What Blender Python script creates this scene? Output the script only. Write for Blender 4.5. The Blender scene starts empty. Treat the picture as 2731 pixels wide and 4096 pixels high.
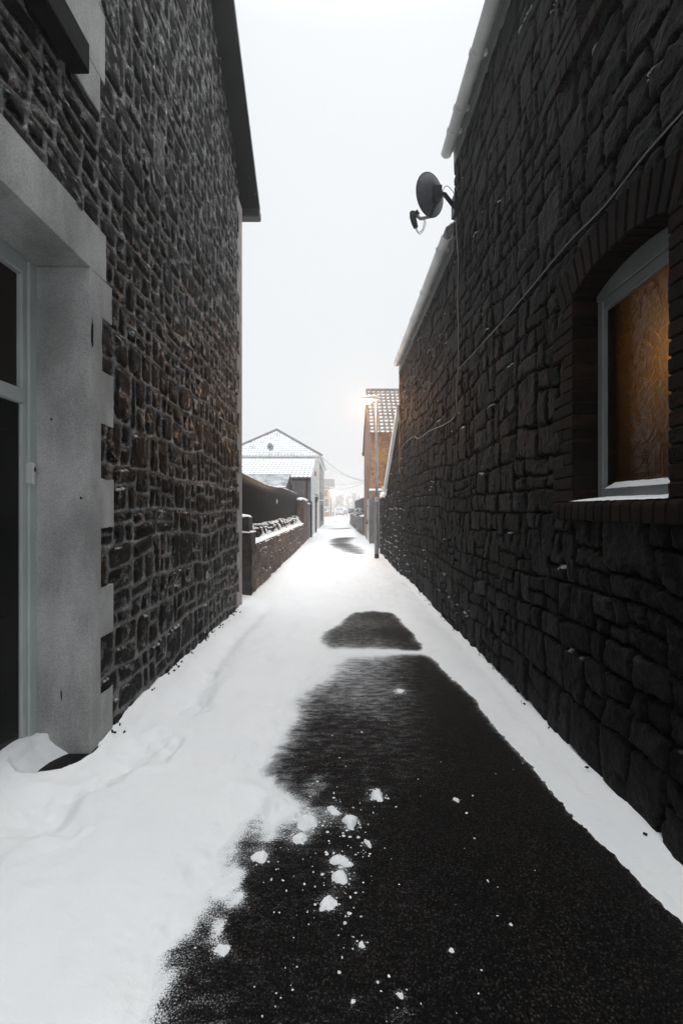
import bpy, bmesh, math, random
import numpy as np
from mathutils import Vector, Matrix

random.seed(11)
RNG = np.random.default_rng(11)
scene = bpy.context.scene
C = scene.collection
R = math.radians
F, CX, CY, EYE = 1045.0, 778.0, 1170.0, 1.55      # measured perspective of the alley


def at(dx, dy, Y):
    return Vector(((dx - CX) / F * Y, Y, EYE - (dy - CY) / F * Y))


def ground_at(dx, dy, z=0.0):
    Y = (EYE - z) * F / (dy - CY)
    return ((dx - CX) / F * Y, Y)


# ------------------------------------------------------------------ noise
_TAB = np.random.default_rng(5).random((512, 512))


def vnoise(x, y, seed=0):
    x = x + seed * 17.31
    y = y + seed * 9.77
    xi = np.floor(x).astype(np.int64)
    yi = np.floor(y).astype(np.int64)
    fx = x - xi
    fy = y - yi
    fx = fx * fx * (3 - 2 * fx)
    fy = fy * fy * (3 - 2 * fy)
    a = _TAB[xi % 512, yi % 512]
    b = _TAB[(xi + 1) % 512, yi % 512]
    c = _TAB[xi % 512, (yi + 1) % 512]
    d = _TAB[(xi + 1) % 512, (yi + 1) % 512]
    return (a * (1 - fx) + b * fx) * (1 - fy) + (c * (1 - fx) + d * fx) * fy


def fbm(x, y, oct=4, seed=0, gain=0.5):
    s = np.zeros(np.broadcast(x, y).shape)
    amp, tot = 1.0, 0.0
    for k in range(oct):
        s = s + amp * vnoise(x * 2 ** k, y * 2 ** k, seed + 3 * k)
        tot += amp
        amp *= gain
    return s / tot - 0.5


def ridged(x, y, oct=3, seed=0):
    s = np.zeros(np.broadcast(x, y).shape)
    amp, tot = 1.0, 0.0
    for k in range(oct):
        s = s + amp * (1 - np.abs(2 * vnoise(x * 2 ** k, y * 2 ** k, seed + 5 * k) - 1))
        tot += amp
        amp *= 0.5
    return s / tot


def sstep(a, b, x):
    t = np.clip((x - a) / (b - a), 0, 1)
    return t * t * (3 - 2 * t)


# ------------------------------------------------------------------ objects
def thing(name, label, cat, loc=(0, 0, 0), group=None):
    o = bpy.data.objects.new(name, None)
    o.empty_display_size = 0.2
    C.objects.link(o)
    o.location = loc
    o['label'] = label
    o['category'] = cat
    if group:
        o['group'] = group
    return o


def tag(o, label, cat, group=None):
    o['label'] = label
    o['category'] = cat
    if group:
        o['group'] = group
    return o


def kind(o, k):
    o['kind'] = k
    return o


def origin(o):
    v = Vector((0, 0, 0))
    while o is not None:
        v = v + Vector(o.get('_base', (0, 0, 0))) if False else v
        o = o.parent
    return v


def link(o, parent):
    C.objects.link(o)
    if parent is not None:
        o.parent = parent
        if parent.type == 'EMPTY':
            o.matrix_parent_inverse = Matrix.Translation(parent.location).inverted()
    return o


def mesh_obj(name, verts, faces, mat, parent=None, smooth=False):
    me = bpy.data.meshes.new(name)
    me.from_pydata([tuple(v) for v in verts], [], faces)
    me.materials.append(mat)
    if smooth:
        me.polygons.foreach_set('use_smooth', [True] * len(me.polygons))
    me.update()
    return link(bpy.data.objects.new(name, me), parent)


def quads_obj(name, P, quads, mat, parent=None, col=None, attrs=None, smooth=True, extra=None):
    """P (n,3), quads (m,4) numpy; col (n,3) -> point colour attribute; extra = (verts, faces) appended."""
    P = np.asarray(P, dtype=np.float32)
    n0 = len(P)
    used = np.zeros(n0, bool)
    used[quads.ravel()] = True
    remap = np.cumsum(used) - 1
    P = P[used]
    quads = remap[quads]
    if col is not None:
        col = col[used]
    if attrs:
        attrs = {k: v[used] for k, v in attrs.items()}
    n = len(P)
    ev, ef = extra if extra else ([], [])
    allv = np.concatenate([P, np.asarray(ev, dtype=np.float32).reshape(-1, 3)])
    loops = list(quads.ravel())
    for f in ef:
        loops.extend([i + n for i in f])
    sizes = [4] * len(quads) + [len(f) for f in ef]
    starts = np.concatenate([[0], np.cumsum(sizes)[:-1]])
    me = bpy.data.meshes.new(name)
    me.vertices.add(len(allv))
    me.vertices.foreach_set('co', allv.ravel())
    me.loops.add(len(loops))
    me.loops.foreach_set('vertex_index', np.asarray(loops, dtype=np.int32))
    me.polygons.add(len(sizes))
    me.polygons.foreach_set('loop_start', np.asarray(starts, dtype=np.int32))
    sm = np.ones(len(sizes), bool) if smooth else np.zeros(len(sizes), bool)
    sm[len(quads):] = False
    me.polygons.foreach_set('use_smooth', sm)
    me.update(calc_edges=True)
    me.validate()
    if col is not None:
        a = me.attributes.new('Col', 'FLOAT_COLOR', 'POINT')
        cc = np.ones((len(allv), 4), np.float32)
        cc[:n, :3] = col
        if len(allv) > n:
            cc[n:, :3] = np.median(col, axis=0)
        a.data.foreach_set('color', cc.ravel())
    for k, v in (attrs or {}).items():
        a = me.attributes.new(k, 'FLOAT', 'POINT')
        vv = np.zeros(len(allv), np.float32)
        vv[:n] = v
        a.data.foreach_set('value', vv)
    me.materials.append(mat)
    return link(bpy.data.objects.new(name, me), parent)


def grid_quads(nr, nc, keep=None, flip=False):
    i = np.arange(nr * nc).reshape(nr, nc)
    q = np.stack([i[:-1, :-1], i[:-1, 1:], i[1:, 1:], i[1:, :-1]], axis=-1)
    if flip:
        q = q[..., ::-1]
    q = q.reshape(-1, 4)
    if keep is not None:
        q = q[keep.ravel()]
    return q


class MB:
    def __init__(s):
        s.v, s.f, s.c = [], [], []

    def add(s, verts, faces, col=None):
        b = len(s.v)
        s.v += [Vector(v) for v in verts]
        s.f += [[i + b for i in f] for f in faces]
        s.c += [col] * len(verts)

    def hexa(s, p, col=None):
        s.add(p, [(0, 3, 2, 1), (4, 5, 6, 7), (0, 1, 5, 4), (1, 2, 6, 5), (2, 3, 7, 6), (3, 0, 4, 7)], col)

    def box(s, x0, x1, y0, y1, z0, z1, col=None, j=0.0):
        p = [Vector(q) for q in ((x0, y0, z0), (x1, y0, z0), (x1, y1, z0), (x0, y1, z0),
                                 (x0, y0, z1), (x1, y0, z1), (x1, y1, z1), (x0, y1, z1))]
        if j:
            p = [q + Vector((random.uniform(-j, j), random.uniform(-j, j), random.uniform(-j, j))) for q in p]
        s.hexa(p, col)

    def prism(s, poly, axis, a, b, col=None):
        """poly of 2D points extruded along axis ('x','y','z') from a to b."""
        def mk(p, t):
            return {'x': (t, p[0], p[1]), 'y': (p[0], t, p[1]), 'z': (p[0], p[1], t)}[axis]
        n = len(poly)
        v = [mk(p, a) for p in poly] + [mk(p, b) for p in poly]
        f = [list(range(n))[::-1], list(range(n, 2 * n))]
        for i in range(n):
            k = (i + 1) % n
            f.append([i, k, n + k, n + i])
        s.add(v, f, col)

    def tube(s, pts, r, n=8, col=None, caps=True):
        pts = [Vector(p) for p in pts]
        rs = r if isinstance(r, (list, tuple)) else [r] * len(pts)
        rings, up = [], None
        for i, p in enumerate(pts):
            d = (pts[min(i + 1, len(pts) - 1)] - pts[max(i - 1, 0)])
            d = d.normalized() if d.length > 1e-9 else Vector((0, 0, 1))
            if up is None:
                up = Vector((0, 0, 1)) if abs(d.z) < 0.9 else Vector((1, 0, 0))
            a = d.cross(up)
            a.normalize()
            b = a.cross(d).normalized()
            up = b
            rings.append([p + (a * math.cos(2 * math.pi * k / n) + b * math.sin(2 * math.pi * k / n)) * rs[i] for k in range(n)])
        v = [q for ring in rings for q in ring]
        f = []
        for i in range(len(pts) - 1):
            for k in range(n):
                k2 = (k + 1) % n
                f.append([i * n + k, i * n + k2, (i + 1) * n + k2, (i + 1) * n + k])
        if caps:
            f.append(list(range(n))[::-1])
            f.append([(len(pts) - 1) * n + k for k in range(n)])
        s.add(v, f, col)

    def loft(s, rings, col=None, close=True):
        n = len(rings[0])
        v = [q for ring in rings for q in ring]
        f = []
        for i in range(len(rings) - 1):
            for k in range(n):
                k2 = (k + 1) % n
                f.append([i * n + k, i * n + k2, (i + 1) * n + k2, (i + 1) * n + k])
        if close:
            f.append(list(range(n))[::-1])
            f.append([(len(rings) - 1) * n + k for k in range(n)])
        s.add(v, f, col)

    def blob(s, c, rx, ry, rz, seed=0, rough=0.25, nu=14, nv=9, flat=0.0, col=None):
        c = Vector(c)
        rr = random.Random(seed)
        ph = [rr.uniform(0, 6.28) for _ in range(8)]
        v, f = [], []
        for i in range(nv + 1):
            t = math.pi * i / nv
            for k in range(nu):
                a = 2 * math.pi * k / nu
                m = 1 + rough * (0.5 * math.sin(2 * a + ph[0] + t) + 0.35 * math.sin(3 * a + ph[1] - 2 * t) + 0.3 * math.sin(5 * a + ph[2] + 3 * t)
                                 + 0.3 * math.sin(7 * a + ph[3]) * math.sin(3 * t + ph[4]))
                z = math.cos(t) * rz * m
                z = max(z, -flat * rz) if flat else z
                v.append(c + Vector((math.sin(t) * math.cos(a) * rx * m, math.sin(t) * math.sin(a) * ry * m, z)))
        for i in range(nv):
            for k in range(nu):
                k2 = (k + 1) % nu
                f.append([i * nu + k, (i + 1) * nu + k, (i + 1) * nu + k2, i * nu + k2])
        s.add(v, f, col)

    def build(s, name, mat, parent=None, smooth=False, bevel=0.0, seg=1):
        me = bpy.data.meshes.new(name)
        me.from_pydata([tuple(v) for v in s.v], [], s.f)
        if any(c is not None for c in s.c):
            a = me.attributes.new('Col', 'FLOAT_COLOR', 'POINT')
            cc = np.ones((len(s.v), 4), np.float32)
            for i, c in enumerate(s.c):
                if c is not None:
                    cc[i, :3] = c
            a.data.foreach_set('color', cc.ravel())
        bm = bmesh.new()
        bm.from_mesh(me)
        bmesh.ops.recalc_face_normals(bm, faces=bm.faces)
        if bevel:
            bmesh.ops.bevel(bm, geom=list(bm.edges), offset=bevel, segments=seg, affect='EDGES', clamp_overlap=True)
        bm.to_mesh(me)
        bm.free()
        me.materials.append(mat)
        if smooth:
            me.polygons.foreach_set('use_smooth', [True] * len(me.polygons))
            try:
                me.set_sharp_from_angle(angle=R(40))
            except Exception:
                pass
        me.update()
        return link(bpy.data.objects.new(name, me), parent)


def plate_boxes(mb, fixed, a0, a1, z0, z1, holes, axis='x', col=None):
    """a wall slab between fixed[0] and fixed[1] with rectangular holes, as butted boxes"""
    holes = [(H[0] - 0.012, H[1] + 0.012, H[2] - 0.012, H[3] + 0.012) for H in holes]
    A = sorted({a0, a1} | {h for H in holes for h in H[:2] if a0 < h < a1})
    Z = sorted({z0, z1} | {h for H in holes for h in H[2:] if z0 < h < z1})
    for i in range(len(A) - 1):
        for k in range(len(Z) - 1):
            ca, cz = (A[i] + A[i + 1]) / 2, (Z[k] + Z[k + 1]) / 2
            if any(H[0] < ca < H[1] and H[2] < cz < H[3] for H in holes):
                continue
            if axis == 'x':
                mb.box(fixed[0], fixed[1], A[i], A[i + 1], Z[k], Z[k + 1], col)
            else:
                mb.box(A[i], A[i + 1], fixed[0], fixed[1], Z[k], Z[k + 1], col)


# ------------------------------------------------------------------ materials
def new_mat(name):
    m = bpy.data.materials.new(name)
    m.use_nodes = True
    nt = m.node_tree
    return m, nt, nt.nodes, nt.links, nt.nodes['Principled BSDF']


def nd(nt, t, **kw):
    n = nt.nodes.new(t)
    for k, v in kw.items():
        if k in n.inputs:
            n.inputs[k].default_value = v
        else:
            setattr(n, k, v)
    return n


def mixc(nt, fac, a, b, blend='MIX'):
    m = nt.nodes.new('ShaderNodeMix')
    m.data_type = 'RGBA'
    m.blend_type = blend
    for sock, val in ((m.inputs[0], fac), (m.inputs[6], a), (m.inputs[7], b)):
        if hasattr(val, 'is_linked'):
            nt.links.new(val, sock)
        elif isinstance(val, (tuple, list)):
            sock.default_value = (*val[:3], 1)
        else:
            sock.default_value = val
    return m.outputs[2]


def noise(nt, scale, detail=3, rough=0.55, coords='Object', vec=None, stretch=None):
    n = nd(nt, 'ShaderNodeTexNoise')
    n.inputs['Scale'].default_value = scale
    n.inputs['Detail'].default_value = detail
    n.inputs['Roughness'].default_value = rough
    if vec is None:
        tc = nd(nt, 'ShaderNodeTexCoord')
        vec = tc.outputs[coords]
    if stretch:
        mp = nd(nt, 'ShaderNodeMapping')
        mp.inputs['Scale'].default_value = stretch
        nt.links.new(vec, mp.inputs[0])
        vec = mp.outputs[0]
    nt.links.new(vec, n.inputs['Vector'])
    return n.outputs['Fac']


def ramp(nt, fac, a, b):
    m = nd(nt, 'ShaderNodeMapRange')
    m.interpolation_type = 'SMOOTHSTEP'
    m.inputs['From Min'].default_value = a
    m.inputs['From Max'].default_value = b
    nt.links.new(fac, m.inputs['Value'])
    return m.outputs['Result']


def plain(name, color, rough=0.6, var=0.35, scale=8, bump=0.3, bscale=60, bdist=0.01, metal=0.0, spec=0.4, col2=None, attr=False, stretch=None, fine=0.0, rock=0.0, wet=False):
    m, nt, N, L, P = new_mat(name)
    P.inputs['Roughness'].default_value = rough
    P.inputs['Metallic'].default_value = metal
    P.inputs['Specular IOR Level'].default_value = spec
    base = (*color, 1)
    if attr:
        a = nd(nt, 'ShaderNodeAttribute', attribute_name='Col')
        base = a.outputs['Color']
    n1 = ramp(nt, noise(nt, scale, 5, 0.6, stretch=stretch), 0.3, 0.7)
    if attr:
        dark = mixc(nt, 1.0, base, (1 - var,) * 3, 'MULTIPLY')
        lite = mixc(nt, 1.0, base, (1 + var,) * 3, 'MULTIPLY')
        out = mixc(nt, n1, dark, lite)
    else:
        c2 = col2 or tuple(min(1, c * (1 + var)) for c in color)
        out = mixc(nt, n1, tuple(c * (1 - var) for c in color), c2)
    if fine:
        n2 = ramp(nt, noise(nt, 110, 2, 0.6), 0.35, 0.65)
        out = mixc(nt, 1.0, out, mixc(nt, n2, (1 - fine,) * 3, (1 + fine,) * 3), 'MULTIPLY')
    L.new(out, P.inputs['Base Color'])
    if bump:
        b = nd(nt, 'ShaderNodeBump')
        b.inputs['Strength'].default_value = bump
        b.inputs['Distance'].default_value = bdist
        L.new(noise(nt, bscale, 4, 0.6, stretch=stretch), b.inputs['Height'])
        L.new(b.outputs[0], P.inputs['Normal'])
        if rock:
            tx = nd(nt, 'ShaderNodeTexNoise')
            tx.noise_type = 'RIDGED_MULTIFRACTAL'
            tx.inputs['Scale'].default_value = 11
            tx.inputs['Detail'].default_value = 5
            tx.inputs['Distortion'].default_value = 0.6
            L.new(nd(nt, 'ShaderNodeTexCoord').outputs['Object'], tx.inputs['Vector'])
            b2 = nd(nt, 'ShaderNodeBump')
            b2.inputs['Strength'].default_value = rock
            b2.inputs['Distance'].default_value = 0.022
            L.new(tx.outputs['Fac'], b2.inputs['Height'])
            L.new(b.outputs[0], b2.inputs['Normal'])
            L.new(b2.outputs[0], P.inputs['Normal'])
            if wet:
                wf = ramp(nt, noise(nt, 9, 4, 0.7), 0.52, 0.64)
                L.new(mixc(nt, wf, (rough,) * 3, (0.22,) * 3), P.inputs['Roughness'])
                L.new(mixc(nt, wf, (0.04,) * 3, (0.5,) * 3), P.inputs['Specular IOR Level'])
            out = mixc(nt, 1.0, out, mixc(nt, ramp(nt, tx.outputs['Fac'], 0.2, 1.3), (0.65,) * 3, (1.5,) * 3), 'MULTIPLY')
            L.new(out, P.inputs['Base Color'])
    return m


def brick_mat(name, c1, c2, mortar, snow=0.0, axis='y', bw=0.225, bh=0.075, patch=None, ms=0.012):
    """brick courses in object space; axis = the horizontal axis of the wall"""
    m, nt, N, L, P = new_mat(name)
    P.inputs['Roughness'].default_value = 0.8
    tc = nd(nt, 'ShaderNodeTexCoord')
    sp = nd(nt, 'ShaderNodeSeparateXYZ')
    L.new(tc.outputs['Object'], sp.inputs[0])
    cb = nd(nt, 'ShaderNodeCombineXYZ')
    L.new(sp.outputs['Y' if axis == 'y' else 'X'], cb.inputs[0])
    L.new(sp.outputs['Z'], cb.inputs[1])
    b = nd(nt, 'ShaderNodeTexBrick')
    b.inputs['Scale'].default_value = 1.0
    b.inputs['Brick Width'].default_value = bw
    b.inputs['Row Height'].default_value = bh
    b.inputs['Mortar Size'].default_value = ms
    b.inputs['Mortar Smooth'].default_value = 0.3
    b.inputs['Color1'].default_value = (*c1, 1)
    b.inputs['Color2'].default_value = (*c2, 1)
    b.inputs['Mortar'].default_value = (*mortar, 1)
    L.new(cb.outputs[0], b.inputs['Vector'])
    out = b.outputs['Color']
    n1 = ramp(nt, noise(nt, 1.3, 4, 0.6), 0.35, 0.65)
    out = mixc(nt, 1.0, out, mixc(nt, n1, (0.55, 0.55, 0.58), (1.35, 1.3, 1.2)), 'MULTIPLY')
    n3 = noise(nt, 9, 3, 0.6)
    out = mixc(nt, 1.0, out, mixc(nt, ramp(nt, n3, 0.3, 0.7), (0.6, 0.6, 0.6), (1.3, 1.3, 1.3)), 'MULTIPLY')
    if patch:
        out = mixc(nt, ramp(nt, noise(nt, 0.9, 3, 0.55), 0.56, 0.64), out, patch)
    if snow:
        s = ramp(nt, noise(nt, 14, 4, 0.75, stretch=(1, 1, 2.2)), 0.66 - snow * 0.12, 0.70 - snow * 0.1)
        out = mixc(nt, s, out, (0.8, 0.82, 0.85))
    L.new(out, P.inputs['Base Color'])
    bp = nd(nt, 'ShaderNodeBump')
    bp.inputs['Strength'].default_value = 0.6
    bp.inputs['Distance'].default_value = 0.012
    bp.invert = True
    L.new(b.outputs['Fac'], bp.inputs['Height'])
    L.new(bp.outputs[0], P.inputs['Normal'])
    return m


def rubble_mat(name, c1, c2, joint, scale=4.5, snow=0.0):
    """random rubble masonry for walls too far off for modelled stones"""
    m, nt, N, L, P = new_mat(name)
    P.inputs['Roughness'].default_value = 0.75
    tc = nd(nt, 'ShaderNodeTexCoord')
    mp = nd(nt, 'ShaderNodeMapping')
    mp.inputs['Scale'].default_value = (1, 1, 1.6)
    L.new(tc.outputs['Object'], mp.inputs[0])
    v = nd(nt, 'ShaderNodeTexVoronoi')
    v.feature = 'DISTANCE_TO_EDGE'
    v.inputs['Scale'].default_value = scale
    L.new(mp.outputs[0], v.inputs['Vector'])
    v2 = nd(nt, 'ShaderNodeTexVoronoi')
    v2.inputs['Scale'].default_value = scale
    L.new(mp.outputs[0], v2.inputs['Vector'])
    sepc = nd(nt, 'ShaderNodeSeparateColor')
    L.new(v2.outputs['Color'], sepc.inputs[0])
    out = mixc(nt, sepc.outputs[0], c1, c2)
    n1 = ramp(nt, noise(nt, 22, 4, 0.65), 0.3, 0.7)
    out = mixc(nt, 1.0, out, mixc(nt, n1, (0.5, 0.5, 0.5), (1.5, 1.5, 1.5)), 'MULTIPLY')
    out = mixc(nt, ramp(nt, v.outputs['Distance'], 0.03, 0.09), joint, out)
    if snow:
        s = ramp(nt, noise(nt, 11, 4, 0.75, stretch=(1, 1, 2.5)), 0.66 - snow * 0.1, 0.69 - snow * 0.1)
        out = mixc(nt, s, out, (0.8, 0.82, 0.85))
    L.new(out, P.inputs['Base Color'])
    bp = nd(nt, 'ShaderNodeBump')
    bp.inputs['Strength'].default_value = 0.8
    bp.inputs['Distance'].default_value = 0.03
    L.new(ramp(nt, v.outputs['Distance'], 0.0, 0.2), bp.inputs['Height'])
    L.new(bp.outputs[0], P.inputs['Normal'])
    return m


def emit_mat(name, color, strength):
    m, nt, N, L, P = new_mat(name)
    P.inputs['Base Color'].default_value = (*color, 1)
    P.inputs['Emission Color'].default_value = (*color, 1)
    P.inputs['Emission Strength'].default_value = strength
    return m


def snow_mat(name='fresh_snow'):
    m, nt, N, L, P = new_mat(name)
    n1 = ramp(nt, noise(nt, 2.5, 4, 0.6), 0.3, 0.7)
    L.new(mixc(nt, n1, (0.905, 0.92, 0.935), (0.935, 0.945, 0.95)), P.inputs['Base Color'])
    P.inputs['Roughness'].default_value = 0.55
    P.inputs['Specular IOR Level'].default_value = 0.25
    b = nd(nt, 'ShaderNodeBump')
    b.inputs['Strength'].default_value = 0.35
    b.inputs['Distance'].default_value = 0.006
    L.new(noise(nt, 130, 3, 0.7), b.inputs['Height'])
    b2 = nd(nt, 'ShaderNodeBump')
    b2.inputs['Strength'].default_value = 0.5
    b2.inputs['Distance'].default_value = 0.02
    L.new(noise(nt, 9, 4, 0.6), b2.inputs['Height'])
    L.new(b.outputs[0], b2.inputs['Normal'])
    L.new(b2.outputs[0], P.inputs['Normal'])
    return m


def tarmac_mat():
    m, nt, N, L, P = new_mat('wet_tarmac')
    P.inputs['Specular IOR Level'].default_value = 0.07
    tc = nd(nt, 'ShaderNodeTexCoord')
    v = nd(nt, 'ShaderNodeTexVoronoi')
    v.inputs['Scale'].default_value = 130
    v.inputs['Randomness'].default_value = 1.0
    L.new(tc.outputs['Object'], v.inputs['Vector'])
    sepc = nd(nt, 'ShaderNodeSeparateColor')
    L.new(v.outputs['Color'], sepc.inputs[0])
    grain = mixc(nt, ramp(nt, sepc.outputs[0], 0.35, 0.95), (0.0035, 0.0034, 0.0035), (0.025, 0.0215, 0.019))
    grain = mixc(nt, ramp(nt, sepc.outputs[1], 0.93, 0.97), grain, (0.042, 0.033, 0.027))
    grain = mixc(nt, ramp(nt, sepc.outputs[2], 0.9, 0.97), grain, (0.045, 0.043, 0.041))
    pits = ramp(nt, v.outputs['Distance'], 0.30, 0.62)
    base = mixc(nt, pits, grain, (0.002, 0.002, 0.002))
    n1 = ramp(nt, noise(nt, 1.6, 4, 0.6), 0.3, 0.7)
    base = mixc(nt, 1.0, base, mixc(nt, n1, (0.75, 0.75, 0.78), (1.3, 1.25, 1.2)), 'MULTIPLY')
    # wind-blown snow caught between the grains
    d = nd(nt, 'ShaderNodeAttribute', attribute_name='dust')
    f1 = noise(nt, 165, 4, 0.8)
    f2 = noise(nt, 16, 4, 0.7, stretch=(0.6, 1.5, 1))
    s1 = nd(nt, 'ShaderNodeMath', operation='MULTIPLY_ADD')
    L.new(ramp(nt, f2, 0.3, 0.7), s1.inputs[0])
    s1.inputs[1].default_value = 0.14
    L.new(d.outputs['Fac'], s1.inputs[2])
    s2 = nd(nt, 'ShaderNodeMath', operation='MULTIPLY_ADD')
    L.new(ramp(nt, f1, 0.27, 0.73), s2.inputs[0])
    s2.inputs[1].default_value = 0.45
    L.new(s1.outputs[0], s2.inputs[2])
    fac = ramp(nt, s2.outputs[0], 0.62, 0.80)
    thin_ = nd(nt, 'ShaderNodeMath', operation='MULTIPLY')
    L.new(fac, thin_.inputs[0])
    thr_ = nd(nt, 'ShaderNodeMapRange')
    thr_.inputs['From Min'].default_value = 0.15
    thr_.inputs['From Max'].default_value = 0.42
    thr_.inputs['To Min'].default_value = 0.34
    thr_.inputs['To Max'].default_value = 1.0
    L.new(d.outputs['Fac'], thr_.inputs['Value'])
    L.new(thr_.outputs[0], thin_.inputs[1])
    fac = thin_.outputs[0]
    out = mixc(nt, fac, base, (0.89, 0.905, 0.92))
    L.new(out, P.inputs['Base Color'])
    L.new(mixc(nt, fac, (0.62,) * 3, (0.7,) * 3), P.inputs['Roughness'])
    h = nd(nt, 'ShaderNodeMath', operation='SUBTRACT')
    h.inputs[0].default_value = 1.0
    L.new(v.outputs['Distance'], h.inputs[1])
    b = nd(nt, 'ShaderNodeBump')
    b.inputs['Strength'].default_value = 0.7
    b.inputs['Distance'].default_value = 0.006
    L.new(h.outputs[0], b.inputs['Height'])
    L.new(b.outputs[0], P.inputs['Normal'])
    return m


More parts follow.
